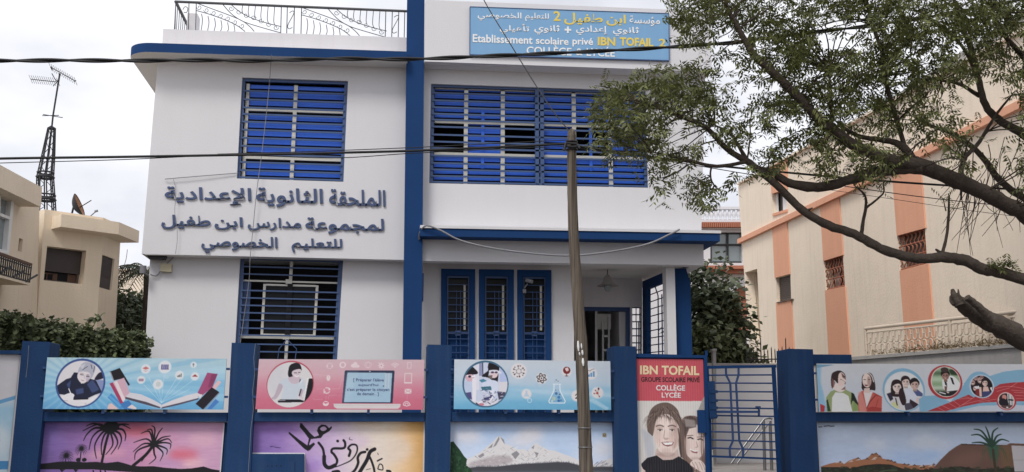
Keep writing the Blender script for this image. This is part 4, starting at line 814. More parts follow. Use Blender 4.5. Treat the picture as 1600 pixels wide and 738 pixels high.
def art_laptop():
    a = Art(398, 560.5, 664, 641, (205, 130, 150)); a.vgrad([(560, (205, 172, 182)), (585, (208, 158, 172)), (605, (210, 125, 148)), (625, (208, 100, 128)), (641, (205, 95, 122))])
    a.view(395, 555, .12875)
    a.ell(430, 352, 290, 288, (190, 75, 95)); b = blank(a, (208, 205, 208)); b.ell(250, 300, 120, 200, (198, 198, 206), .7, 4)
    b.poly([(320, 310), (410, 270), (540, 265), (600, 310), (620, 420), (560, 430), (530, 500), (530, 560), (340, 560), (350, 400), (290, 370)], (190, 200, 214), sm=1, soft=.5); b.poly([(290, 350), (340, 380), (300, 490), (260, 540), (210, 530), (250, 480)], (182, 165, 180), sm=1); b.poly([(560, 420), (600, 420), (575, 510), (540, 510)], (185, 165, 182)); b.poly([(600, 290), (560, 300), (540, 380)], (214, 222, 230), .6, .8)
    b.poly([(400, 280), (440, 240), (530, 260), (560, 300), (510, 345), (440, 340)], (196, 176, 190), sm=1)
    b.poly([(395, 240), (405, 130), (460, 92), (520, 95), (555, 150), (545, 200), (430, 265)], (26, 24, 34), sm=1); b.poly([(440, 205), (480, 175), (548, 170), (548, 225), (525, 268), (485, 265), (455, 250)], (208, 190, 200), sm=1, soft=.2)
    b.line([(470, 212), (500, 214)], 8, (40, 32, 48)); b.line([(522, 208), (542, 208)], 8, (40, 32, 48)); b.line([(478, 245), (500, 258), (528, 248)], 7, (240, 236, 240), sm=1); b.line([(515, 215), (522, 232)], 4, (150, 130, 150)); b.poly([(545, 285), (560, 300), (535, 335)], (60, 60, 80))
    b.poly([(290, 560), (320, 540), (560, 540), (620, 560), (600, 575), (300, 580)], (26, 26, 36)); b.line([(310, 553), (380, 550)], 10, (150, 150, 160)); b.poly([(655, 280), (720, 280), (700, 470), (650, 540), (615, 570)], (24, 24, 32)); b.line([(655, 285), (640, 280), (612, 540)], 8, (228, 228, 232)); b.poly([(550, 505), (600, 510), (600, 535), (550, 530)], (205, 190, 200)); b.poly([(200, 540), (225, 545), (220, 580)], (30, 30, 40)); b.poly([(560, 410), (575, 410), (555, 500), (540, 495)], (35, 35, 50))
    paste(a, b, 430, 360, 280, 278)
    W = (222, 200, 206)
    for x, y in ((880, 280), (880, 430), (880, 590)): pass
    a.ell(895, 275, 24, 36, W); a.line([(895, 245), (895, 275)], 3, (200, 140, 155)); a.ell(885, 430, 36, 34, W, ring=12); a.poly([(840, 410), (930, 445), (930, 425), (850, 395)], (208, 122, 145), .8)
    a.line([(920, 400), (922, 422), (900, 420)], 8, W); a.line([(850, 462), (848, 440), (870, 442)], 8, W); a.ell(880, 590, 36, 30, W); a.poly([(860, 570), (880, 600), (900, 570)], (208, 100, 125)); a.ell(862, 580, 7, 9, (208, 100, 125)); a.ell(898, 580, 7, 9, (208, 100, 125))
    a.ell(903, 125, 34, 34, W, .7, ring=8); a.ell(872, 130, 10, 16, W, .8); a.ell(934, 130, 10, 16, W, .8); a.ell(1066, 112, 32, 32, W, ring=16)
    for l in ([(720, 235), (820, 240), (880, 240)], [(760, 410), (850, 410)], [(940, 410), (1040, 408), (1060, 300)], [(715, 520), (730, 540), (840, 540)], [(880, 500), (880, 540)], [(910, 480), (910, 540)], [(920, 490), (1010, 485)], [(800, 270), (800, 250)]): a.line(l, 4, W, .45)
    a.view(520, 555, .12875)
    a.ell(92, 112, 32, 32, W, ring=16); a.ell(240, 122, 45, 25, W); a.ell(250, 105, 28, 28, W); a.ell(280, 128, 25, 18, W); a.ell(410, 112, 40, 36, W, .6, ring=8); a.ell(410, 112, 18, 36, W, .6, ring=6)
    for k in range(8): a.line([(575, 120), (575 + 36 * cos(k * pi / 4), 120 + 36 * sin(k * pi / 4))], 12, W)
    a.ell(575, 120, 26, 26, W); a.ell(575, 120, 9, 9, (200, 130, 150)); a.line([(540, 82), (560, 100)], 8, W)
    for r in (18, 36, 54): a.line([(748 - r * .85, 140 - r * .6), (748, 140 - r), (748 + r * .85, 140 - r * .6)], 9, W, sm=1)
    a.ell(748, 140, 8, 8, W)
    def box(x0, y0, x1, y1, w): a.line([(x0, y0), (x1, y0), (x1, y1), (x0, y1), (x0, y0)], w, W)
    box(905, 80, 950, 150, 7); box(875, 215, 962, 335, 10); a.line([(875, 330), (962, 330)], 14, W); a.poly([(880, 405), (962, 405), (962, 465), (880, 465)], W); a.line([(885, 410), (921, 440), (958, 410)], 6, (208, 120, 145)); a.line([(885, 460), (910, 435)], 5, (208, 120, 145)); a.line([(958, 460), (932, 435)], 5, (208, 120, 145)); a.line([(870, 605), (875, 580), (905, 562), (935, 575), (952, 600)], 10, W, sm=1); a.line([(870, 605), (890, 612)], 10, W); a.line([(930, 612), (952, 605)], 10, W); a.ell(910, 600, 18, 18, W, ring=9); a.line([(915, 470), (915, 540)], 3, W, .5)
    a.poly([(130, 180), (740, 180), (745, 195), (735, 585), (108, 585), (122, 195)], (44, 52, 82), sm=0); a.poly([(158, 208), (715, 210), (705, 570), (132, 570)], (150, 186, 212)); a.poly([(132, 570), (158, 208), (300, 208), (180, 570)], (165, 195, 216), .6, 3)
    for x in (628, 662): a.poly([(x, 210), (x + 24, 210), (x + 20, 400), (x, 400)], (182, 196, 210), .8)
    a.ell(436, 193, 8, 8, (190, 195, 205)); a.poly([(5, 592), (835, 592), (830, 630), (800, 652), (50, 652), (12, 630)], (206, 198, 200)); a.line([(20, 610), (820, 610)], 3, (180, 170, 175))
    a.noise(1.5, (5, 4), 5); return a
def art_science():
    a = Art(708, 561.5, 957, 641, (165, 195, 218)); a.vgrad([(561, (185, 195, 208)), (595, (172, 192, 212)), (612, (140, 185, 215)), (628, (110, 175, 210)), (641, (95, 165, 205))])
    a.view(700, 555, .13547)
    a.poly([(60, 460), (700, 440), (1200, 455), (1900, 400), (1900, 360), (1300, 400), (700, 350), (60, 440)], (120, 180, 215), .5, 2); a.poly([(700, 400), (1200, 390), (1900, 440), (1900, 480), (1100, 450)], (185, 205, 222), .5, 2); a.poly([(60, 590), (400, 540), (900, 520), (1900, 560), (1900, 650), (60, 650)], (80, 160, 205), .5, 3)
    a.ell(425, 335, 268, 275, (52, 98, 130)); b = blank(a, (185, 195, 220))
    b.poly([(290, 80), (350, 80), (350, 400), (290, 420)], (205, 205, 220)); b.poly([(350, 80), (385, 80), (390, 240), (350, 240)], (130, 140, 180)); b.line([(390, 80), (395, 240)], 10, (40, 40, 60)); b.poly([(590, 120), (690, 200), (690, 300), (590, 310)], (165, 180, 225)); b.poly([(580, 310), (690, 310), (660, 440), (580, 440)], (205, 202, 212))
    b.poly([(180, 240), (230, 160), (265, 130), (330, 190), (325, 220), (240, 230)], (28, 24, 32), sm=1); b.poly([(190, 240), (270, 225), (290, 270), (250, 320), (205, 290)], (205, 160, 175), sm=1); b.line([(215, 240), (250, 250), (300, 245)], 16, (225, 225, 232)); b.ell(240, 250, 18, 14, (45, 40, 55)); b.poly([(170, 320), (250, 310), (300, 300), (310, 460), (250, 520), (180, 480)], (175, 190, 220), sm=1); b.poly([(270, 270), (320, 260), (315, 540), (275, 540)], (216, 214, 226)); b.poly([(190, 440), (260, 430), (270, 520), (240, 510)], (75, 70, 130))
    b.poly([(455, 180), (460, 90), (540, 80), (580, 110), (575, 180), (480, 190)], (26, 22, 30), sm=1); b.poly([(440, 190), (470, 170), (460, 250), (520, 260), (570, 200), (565, 310), (530, 320), (500, 290), (450, 260), (380, 245)], (30, 25, 34), sm=1); b.poly([(475, 180), (570, 175), (555, 250), (500, 260)], (214, 188, 196), sm=1); b.line([(475, 185), (520, 180), (600, 200)], 24, (205, 208, 225)); b.ell(505, 198, 20, 12, (70, 60, 90)); b.ell(548, 198, 18, 12, (70, 60, 90)); b.poly([(460, 235), (505, 230), (500, 280), (460, 265)], (110, 95, 90))
    b.poly([(400, 310), (520, 290), (575, 330), (560, 440), (480, 470), (400, 420)], (195, 205, 228), sm=1); b.poly([(350, 290), (400, 275), (440, 300), (380, 320)], (60, 130, 160)); b.poly([(370, 370), (485, 360), (500, 405), (390, 415)], (50, 110, 130)); b.poly([(400, 470), (520, 460), (500, 560), (420, 570)], (60, 60, 110)); b.poly([(380, 440), (470, 430), (480, 480), (400, 500)], (185, 190, 215)); b.line([(540, 440), (450, 580)], 22, (215, 215, 225)); b.poly([(560, 420), (660, 430), (640, 500), (580, 520)], (70, 66, 95)); b.poly([(280, 540), (560, 520), (600, 560), (460, 620), (320, 600)], (205, 205, 218), .9, 1); b.line([(320, 560), (345, 580), (400, 570)], 14, (60, 40, 60)); b.ell(380, 575, 30, 16, (190, 110, 130))
    g = random.Random(4)
    for _ in range(40): x, y = g.uniform(380, 650), g.uniform(400, 560); b.line([(x, y), (x + g.uniform(-40, 40), y + g.uniform(-20, 20))], g.uniform(4, 12), g.choice(((40, 40, 70), (225, 225, 235), (110, 120, 170), (60, 50, 80))), .8)
    paste(a, b, 428, 338, 252, 255)
    wc = (210, 204, 208)
    def disc(x, y, r): a.ell(x, y, r + 10, r + 10, (195, 205, 215), .6, .6); a.ell(x, y, r, r, wc)
    disc(812, 178, 90)
    for k in range(6):
        an = k * pi / 3 + .4; a.line([(812 + 26 * cos(an), 182 + 26 * sin(an)), (812 + 55 * cos(an), 182 + 55 * sin(an))], 4, (70, 65, 75)); a.ell(812 + 62 * cos(an), 182 + 62 * sin(an), 9, 9, (40, 36, 45)); a.ell(812 + 66 * cos(an + .4), 182 + 66 * sin(an + .4), 7, 7, (40, 36, 45))
    a.ell(812, 182, 28, 28, (70, 65, 75), ring=4); disc(1078, 262, 62)
    for k in range(3): a.ell(1078, 262, 56, 24, (52, 46, 52), ring=6, rot=k * pi / 3 + .3)
    a.ell(1078, 262, 9, 9, (35, 30, 36)); disc(902, 448, 52); a.poly([(890, 410), (914, 410), (912, 440), (938, 478), (866, 478), (892, 440)], (165, 190, 215)); a.ell(938, 525, 24, 24, (185, 210, 225), .9, ring=7)
    a.view(830, 555, .13555)
    disc(413, 180, 54); a.ell(415, 165, 44, 44, (125, 38, 42)); a.poly([(395, 140), (430, 130), (440, 165), (415, 180), (400, 160)], (215, 190, 190)); a.line([(415, 205), (412, 235)], 8, (95, 35, 38)); a.line([(395, 232), (430, 232)], 8, (95, 35, 38)); disc(705, 200, 66); a.line([(660, 160), (690, 170), (715, 150), (740, 145)], 5, (60, 60, 70))
    for x, h in ((678, 30), (705, 50), (735, 66)): a.poly([(x - 11, 240), (x + 11, 240), (x + 11, 240 - h), (x - 11, 240 - h)], (85, 145, 195))
    disc(535, 465, 62); a.line([(515, 460), (545, 430), (550, 470), (515, 495), (560, 495)], 10, (50, 46, 55)); disc(775, 427, 64)
    for x, y in ((735, 437), (788, 380), (752, 400), (797, 472)): a.line([(773, 432), (x, y)], 4, (140, 60, 55)); a.ell(x, y, 8, 8, (120, 45, 45))
    a.ell(773, 432, 14, 14, (175, 60, 45)); a.ell(788, 380, 11, 14, (90, 45, 50))
    a.line([(255, 330), (345, 330)], 10, (205, 218, 230)); a.line([(265, 335), (262, 410), (202, 530), (210, 552), (385, 552), (395, 530), (335, 410), (332, 335)], 10, (212, 222, 232)); a.poly([(268, 415), (330, 415), (390, 530), (380, 546), (215, 546), (210, 530)], (110, 165, 205), .6)
    for x, y, r, c in ((290, 440, 16, (50, 90, 160)), (320, 485, 18, (45, 110, 180)), (318, 525, 15, (40, 90, 170)), (260, 500, 24, (165, 190, 175)), (345, 520, 14, (70, 130, 190)), (330, 450, 9, (60, 70, 110)), (285, 400, 7, (80, 90, 120)), (312, 400, 6, (150, 110, 130)), (290, 280, 7, (60, 70, 80)), (312, 295, 6, (90, 60, 70)), (275, 297, 4, (110, 130, 150)), (240, 530, 12, (185, 205, 200))): a.ell(x, y, r, r, c, .9)
    a.poly([(670, 520), (720, 490), (915, 610), (880, 640)], (175, 205, 222), .6, 1); a.ell(725, 515, 20, 18, (130, 185, 215), .9, ring=6); a.line([(100, 340), (100, 360)], 3, wc)
    a.noise(1.5, (5, 4), 6); return a
def art_students():
    a = Art(1276, 566, 1700, 644, (178, 182, 192)); a.vgrad([(566, (182, 184, 190)), (644, (172, 180, 194))]); B = (110, 160, 190); RD = (172, 44, 50)
    a.view(1270, 560, .12195)
    a.poly([(40, 110), (110, 100), (95, 300), (150, 600), (200, 700), (40, 700)], (120, 165, 195), soft=1.5); a.poly([(40, 60), (280, 65), (60, 110)], (95, 140, 170)); a.poly([(70, 580), (130, 610), (120, 690), (70, 690)], RD)
    a.poly([(150, 500), (210, 420), (270, 395), (400, 395), (480, 440), (585, 680), (150, 690)], (135, 150, 95), sm=0); a.poly([(210, 690), (225, 500), (270, 430), (370, 440), (430, 480), (470, 690)], (200, 200, 200), soft=.3); a.poly([(470, 430), (500, 450), (580, 670), (540, 600), (480, 540), (455, 600)], (32, 40, 32)); a.poly([(150, 540), (170, 520), (200, 680), (160, 680)], (40, 60, 36)); a.poly([(490, 540), (575, 665), (480, 680)], (120, 145, 80), .9)
    a.poly([(250, 390), (250, 340), (330, 300), (390, 350), (395, 395), (330, 430)], (205, 190, 185), sm=1); a.poly([(340, 400), (395, 350), (395, 395)], (110, 70, 65), .8, .5); a.poly([(230, 380), (220, 300), (235, 190), (290, 150), (350, 145), (400, 190), (410, 250), (390, 200), (330, 180), (310, 310), (260, 270), (245, 350)], (50, 32, 34), sm=1); a.poly([(235, 360), (225, 300), (240, 240), (275, 300), (250, 370)], (120, 70, 65), .8, .6)
    a.poly([(310, 310), (320, 200), (360, 165), (400, 210), (408, 270), (395, 320), (360, 350), (320, 345)], (205, 180, 172), sm=1, soft=.3); a.poly([(355, 170), (400, 215), (410, 270), (390, 250), (365, 230)], (90, 55, 55), .8, .6); a.line([(345, 260), (400, 300), (395, 320)], 9, (90, 25, 30)); a.line([(352, 268), (395, 300)], 6, (235, 230, 228)); a.ell(390, 222, 12, 6, (40, 28, 30)); a.line([(395, 240), (408, 260)], 5, (120, 80, 75))
    a.poly([(545, 680), (550, 480), (590, 420), (640, 400), (720, 420), (850, 490), (835, 690)], (188, 75, 66), soft=.3); a.poly([(550, 560), (560, 440), (600, 420), (650, 640), (640, 690), (560, 690)], (200, 125, 115), .8, 1); a.poly([(620, 420), (740, 420), (680, 560), (650, 640)], (200, 190, 190)); a.line([(770, 470), (690, 560), (650, 640)], 10, (90, 28, 30)); a.poly([(660, 640), (720, 620), (840, 640), (830, 690), (650, 690)], (165, 52, 48)); a.poly([(745, 430), (850, 490), (770, 480)], (165, 55, 50)); a.line([(800, 520), (760, 640)], 5, (120, 36, 38), .8)
    a.poly([(610, 400), (605, 300), (620, 210), (680, 170), (740, 190), (770, 300), (770, 400), (720, 400)], (52, 36, 38), sm=1); a.line([(640, 190), (690, 175), (735, 215), (755, 290)], 14, (190, 180, 178), sm=1)
    a.ell(670, 275, 56, 92, (208, 186, 178), soft=.3); a.ell(700, 290, 22, 70, (150, 110, 100), .7, 1); a.line([(635, 262), (655, 264)], 8, (40, 30, 30)); a.line([(690, 262), (708, 262)], 8, (40, 30, 30)); a.poly([(640, 320), (690, 325), (670, 350), (645, 345)], (110, 35, 40)); a.line([(645, 325), (685, 330)], 6, (235, 230, 228)); a.poly([(630, 380), (700, 370), (700, 440), (630, 440)], (198, 172, 165), soft=.5)
    a.ell(1130, 400, 268, 290, B); a.ell(1130, 415, 245, 260, (196, 196, 200)); b = blank(a, (198, 198, 200)); b.view(1270, 560, .12195)
    b.poly([(1120, 440), (1180, 370), (1260, 420), (1330, 560), (1290, 600), (1120, 600)], (188, 192, 205), sm=1); b.poly([(1250, 420), (1300, 390), (1380, 460), (1375, 490), (1290, 480)], (70, 80, 130)); b.poly([(1200, 520), (1320, 600), (1260, 660), (1180, 640)], (50, 34, 44)); b.poly([(1290, 500), (1390, 490), (1330, 590), (1270, 560)], (205, 175, 165)); b.poly([(1120, 580), (1200, 570), (1260, 680), (1120, 690)], (70, 66, 84))
    b.view(1270, 560, .12195)
    face(b, 1270, 325, 62, (190, 155, 142), (30, 24, 28), eye=True); face(b, 1158, 290, 58, (205, 180, 170), (46, 28, 32)); b.poly([(900, 460), (970, 430), (1100, 460), (1140, 690), (960, 640)], (190, 185, 188)); b.poly([(910, 450), (970, 430), (990, 520), (950, 550)], (45, 40, 62)); b.poly([(970, 570), (1040, 560), (1060, 650), (960, 620)], (190, 195, 110), .7, .8); face(b, 1045, 355, 66, (210, 186, 178), (44, 26, 32), long=True); b.poly([(1085, 380), (1130, 420), (1150, 560), (1100, 600), (1060, 470)], (48, 28, 34), sm=1); b.line([(1020, 510), (1035, 600)], 14, (40, 36, 50))
    paste(a, b, 1130, 420, 238, 250)
    a.view(1430, 560, .12195)
    a.poly([(60, 480), (230, 470), (400, 560), (600, 310), (680, 300), (900, 220), (1100, 155), (1280, 130), (2300, 110), (2300, 640), (1200, 600), (760, 610), (420, 690), (0, 690), (0, 520)], B); a.ell(790, 330, 170, 178, B); a.poly([(580, 320), (650, 230), (700, 250), (640, 330)], B)
    a.poly([(100, 680), (400, 560), (640, 460), (700, 500), (950, 380), (1050, 320), (1200, 300), (1400, 290), (2300, 330), (2300, 560), (1240, 550), (1000, 560), (800, 570), (560, 620), (340, 680)], RD)
    for l in ([(230, 630), (330, 690)], [(280, 600), (410, 670)], [(370, 570), (480, 640)], [(480, 640), (700, 500)], [(440, 545), (520, 610)], [(500, 520), (680, 510)], [(580, 490), (640, 500)], [(980, 380), (1160, 350), (1400, 390)], [(1000, 420), (1170, 370)], [(1180, 360), (1290, 290)], [(1190, 400), (1400, 420)], [(1220, 430), (1400, 440)], [(1230, 470), (1400, 480)], [(1240, 515), (1400, 515)], [(760, 560), (1000, 520)], [(880, 550), (910, 560)], [(540, 600), (680, 560), (900, 510)]): a.line(l, 5, (215, 150, 150), .75, sm=1)
    a.ell(348, 295, 218, 226, RD); a.ell(355, 290, 188, 204, (205, 185, 180)); b = blank(a, (140, 165, 130)); b.view(1430, 560, .12195)
    for y, c in ((180, (60, 90, 55)), (260, (170, 190, 160)), (330, (120, 155, 110)), (380, (180, 190, 175)), (430, (70, 80, 60))): b.ell(270, y, 160, 26, c, .8, 2)
    b.poly([(400, 130), (480, 120), (520, 210), (430, 200)], (40, 58, 38), soft=1); b.poly([(310, 340), (330, 250), (440, 210), (530, 300), (520, 420), (460, 450), (350, 420)], (205, 208, 212), sm=1); b.poly([(335, 250), (365, 260), (370, 350), (345, 330)], (24, 24, 30)); b.poly([(415, 230), (445, 240), (465, 330), (440, 320)], (24, 24, 30)); b.poly([(335, 350), (370, 350), (360, 420), (335, 410)], (110, 70, 60)); face(b, 355, 205, 56, (150, 105, 92), (30, 22, 24)); b.ell(350, 130, 50, 34, (60, 44, 44)); b.poly([(240, 420), (360, 420), (520, 400), (470, 480), (300, 480)], (30, 30, 34)); b.line([(270, 430), (340, 450)], 14, (200, 200, 205)); b.ell(375, 432, 16, 10, (205, 175, 165))
    paste(a, b, 357, 290, 178, 196)
    a.ell(812, 352, 158, 158, (165, 182, 200)); b = blank(a, (28, 22, 28)); b.view(1430, 560, .12195)
    for x, y, r, sk in ((700, 300, 30, (170, 130, 120)), (740, 240, 28, (150, 110, 105)), (795, 270, 34, (175, 140, 132)), (820, 230, 24, (140, 100, 95)), (725, 380, 26, (190, 150, 140))): b.ell(x, y, r, r * 1.2, sk, soft=.3); b.line([(x - r * .4, y), (x + r * .4, y)], r * .2, (50, 34, 36)); b.line([(x - r * .3, y + r * .5), (x + r * .3, y + r * .5)], r * .22, (225, 215, 212))
    b.poly([(720, 350), (775, 345), (775, 385), (725, 380)], (205, 200, 205)); b.poly([(730, 390), (780, 390), (775, 490), (720, 480)], (130, 34, 42)); b.poly([(775, 360), (808, 360), (805, 490), (775, 490)], (205, 170, 158)); face(b, 855, 300, 42, (208, 178, 166), (40, 26, 30), long=True); b.poly([(815, 420), (910, 410), (930, 460), (840, 500), (810, 480)], (56, 60, 110)); b.poly([(830, 360), (890, 355), (905, 415), (820, 420)], (205, 170, 158)); b.poly([(915, 370), (945, 360), (940, 430)], (205, 205, 210))
    paste(a, b, 812, 352, 140, 144)
    a.ell(1115, 545, 128, 125, RD); a.ell(1112, 545, 108, 115, (205, 175, 175)); b = blank(a, (185, 182, 182)); b.view(1430, 560, .12195)
    b.poly([(1020, 500), (1060, 450), (1130, 440), (1135, 600), (1030, 590)], (46, 30, 32)); b.ell(1092, 495, 30, 34, (190, 120, 112)); b.poly([(1020, 540), (1080, 510), (1135, 560), (1130, 610), (1030, 600)], (28, 26, 34), sm=1); b.line([(1150, 440), (1150, 610)], 10, (95, 100, 105)); b.line([(1190, 450), (1185, 600)], 8, (110, 112, 116)); b.poly([(1140, 520), (1205, 525), (1205, 545), (1140, 540)], (26, 26, 32)); b.poly([(1030, 610), (1200, 600), (1180, 660), (1060, 650)], (90, 60, 60)); b.ell(1120, 632, 14, 9, (230, 228, 228)); b.line([(1150, 545), (1155, 600)], 8, (40, 40, 46))
    paste(a, b, 1112, 547, 98, 104)
    a.noise(1.5, (5, 4), 8); return a
banner('pale blue banner printed with open books and a girl writing in a circle', [(73.9, 558.7), (354.2, 560.8), (348.8, 640.2), (66.5, 639.2)], art_books())
kx = .12875
banner('pink banner printed with a laptop and a girl at a computer', [(404.8, 561.4), (663.2, 562.4), (661, 640.4), (399, 639.6)], art_laptop(),
       [(t, (520 + x0 * kx, 555 + y0 * kx, 520 + x1 * kx, 555 + y1 * kx), 'textblue', .006, .005) for t, x0, y0, x1, y1 in (("[ Préparer l'élève", 250, 282, 620, 330), ("aujourd'hui", 310, 345, 552, 385), (",", 606, 368, 622, 386), ("c'est préparer le citoyen", 172, 398, 685, 446), ("de demain . ]", 294, 452, 556, 498))])
banner('pale blue science banner printed with a flask and two pupils in goggles, behind the pole', [(710, 561.8), (953.5, 564.6), (954.8, 641), (709, 639.5)], art_science(), gain=1.12)
banner('long pale banner printed with smiling students and red waves', [(1275.8, 568.5), (1700, 569.5), (1706, 643), (1279.5, 643.5)], art_students(), gain=1.5)

# ================================================================== gate
def art_poster():
    a = Art(994, 560, 1106, 800, (205, 200, 198)); a.view(985, 545, .26168)
    a.poly([(0, 0), (600, 0), (600, 312), (0, 314)], (204, 74, 88)); a.poly([(40, 314), (600, 312), (600, 1000), (40, 1000)], (206, 202, 198))
    a.poly([(60, 480), (130, 520), (140, 640), (90, 660)], (150, 160, 185), .5, 2)
    sk = (224, 202, 194); H = (104, 84, 76)
    # girl behind
    a.poly([(310, 480), (320, 420), (360, 402), (420, 415), (460, 520), (462, 720), (330, 720), (320, 600)], (128, 98, 88), sm=1, soft=.3)
    a.poly([(335, 530), (360, 470), (410, 455), (450, 500), (455, 580), (435, 640), (390, 672), (345, 640), (330, 590)], (222, 200, 192), sm=1, soft=.3)
    a.poly([(318, 470), (330, 415), (370, 400), (410, 420), (405, 470), (360, 480), (335, 540)], (70, 58, 56), .8, .5); a.poly([(330, 420), (400, 430), (405, 470), (340, 470)], (185, 175, 170), .6, 1)
    a.ell(400, 580, 20, 20, (228, 196, 190), .5, 1.6); a.ell(440, 590, 18, 60, (196, 166, 158), .5, 2); a.ell(345, 590, 14, 60, (196, 166, 158), .5, 2); a.ell(395, 660, 40, 10, (180, 148, 142), .5, 1.4)
    for x, y in ((367, 538), (430, 546)): a.line([(x - 16, y - 2), (x, y - 6), (x + 16, y + 2)], 8, (50, 40, 42)); a.line([(x - 20, y - 16), (x + 16, y - 18)], 5, (120, 95, 88))
    a.poly([(355, 598), (385, 612), (415, 612), (405, 628), (375, 622)], (150, 80, 80)); a.line([(362, 603), (390, 614), (410, 613)], 7, (240, 236, 232)); a.line([(405, 560), (412, 588), (398, 592)], 5, (180, 150, 142))
    for x in (325, 340, 440, 452): a.line([(x, 500), (x - 6, 600), (x + 4, 700)], 7, (105, 78, 70), .7, sm=1)
    # boy
    a.poly([(150, 600), (280, 590), (300, 660), (240, 690), (130, 680)], (196, 170, 162), soft=.4)
    a.poly([(132, 500), (138, 430), (175, 385), (240, 380), (295, 430), (300, 520), (285, 590), (245, 635), (205, 640), (165, 610), (145, 560)], sk, sm=1, soft=.3)
    a.poly([(250, 420), (300, 470), (295, 560), (250, 630), (270, 540)], (178, 146, 136), .6, 2)
    a.ell(292, 525, 10, 26, (205, 172, 162))
    a.poly([(95, 490), (98, 420), (125, 360), (175, 328), (235, 325), (285, 360), (310, 420), (328, 480), (322, 600), (330, 660), (300, 640), (290, 560), (298, 480), (270, 430), (230, 395), (180, 400), (150, 440), (130, 520), (115, 515)], H, sm=1, soft=.3)
    g = random.Random(3)
    for _ in range(110):
        x = g.uniform(105, 310); y = 350 + abs(x - 205) * .5 + g.uniform(-10, 50); l = g.uniform(25, 60); dx = (x - 200) * .35 + g.uniform(-18, 18); a.line([(x, y), (x + dx * .6, y + l * .4), (x + dx, y + l)], g.uniform(3, 7), g.choice(((56, 42, 42), (120, 98, 90), (145, 122, 112), (70, 54, 52))), .7, sm=1, taper=1)
    for x in (300, 312, 322): a.line([(x - 10, 480), (x, 560), (x + 4, 650)], 8, g.choice(((60, 46, 46), (110, 88, 80))), .8, sm=1)
    a.ell(160, 500, 22, 70, (188, 158, 148), .45, 2.2); a.ell(262, 520, 26, 80, (186, 154, 144), .5, 2.4); a.ell(210, 450, 50, 26, (226, 204, 196), .6, 2.5); a.ell(210, 636, 60, 14, (160, 128, 120), .55, 1.6); a.ell(198, 520, 10, 40, (226, 204, 196), .6, 1.2); a.ell(250, 545, 22, 20, (222, 186, 178), .5, 1.8)
    for x in (175, 252): a.ell(x, 491, 14, 5, (212, 202, 198)); a.ell(x, 490, 7, 5.6, (62, 52, 52)); a.line([(x - 16, 487), (x, 483), (x + 16, 488)], 3.4, (48, 38, 38), sm=1); a.line([(x - 24, 466), (x, 460), (x + 22, 467)], 8, (96, 76, 70), .85, sm=1, soft=.3); a.ell(x, 478, 22, 10, (182, 152, 142), .5, 1)
    a.ell(168, 545, 24, 30, (222, 190, 182), .5, 2); a.ell(212, 612, 30, 14, (196, 166, 156), .5, 1.5)
    a.line([(205, 490), (198, 535), (212, 545), (228, 538)], 5, (180, 148, 138), sm=1); a.ell(212, 540, 16, 6, (190, 156, 146), .8, .5)
    a.poly([(180, 562), (215, 558), (262, 560), (250, 580), (222, 588), (195, 580)], (142, 78, 76), sm=0); a.poly([(188, 563), (256, 562), (245, 576), (205, 577)], (242, 238, 234))
    a.line([(168, 540), (172, 565), (165, 590)], 4, (190, 158, 148), .7, sm=1); a.line([(268, 540), (272, 565), (262, 595)], 4, (170, 138, 128), .7, sm=1)
    a.poly([(50, 1000), (52, 690), (90, 655), (150, 640), (190, 668), (250, 665), (290, 645), (345, 680), (380, 720), (420, 1000)], (28, 28, 36), soft=.3)
    for k in range(16): a.line([(70 + k * 22, 690), (66 + k * 22, 900)], 4, (48, 48, 58), .7)
    a.poly([(360, 690), (385, 665), (420, 665), (450, 690), (460, 725), (440, 740), (390, 715)], (222, 200, 192), sm=1)
    for x in (385, 405, 428, 445): a.line([(x - 12, 680), (x, 700), (x + 8, 725)], 5, (180, 150, 142), sm=1)
    a.poly([(52, 700), (62, 720), (80, 735), (52, 745)], (222, 200, 192))
    for k in range(26): a.line([(48 + k * 15.5, 55), (48 + k * 15.5, 314)], 4, (184, 58, 72), .55); a.line([(48 + k * 15.5, 314), (50 + k * 15.5, 1000)], 3, (150, 140, 140), .22)
    a.noise(2, (6, 8), 11); return a
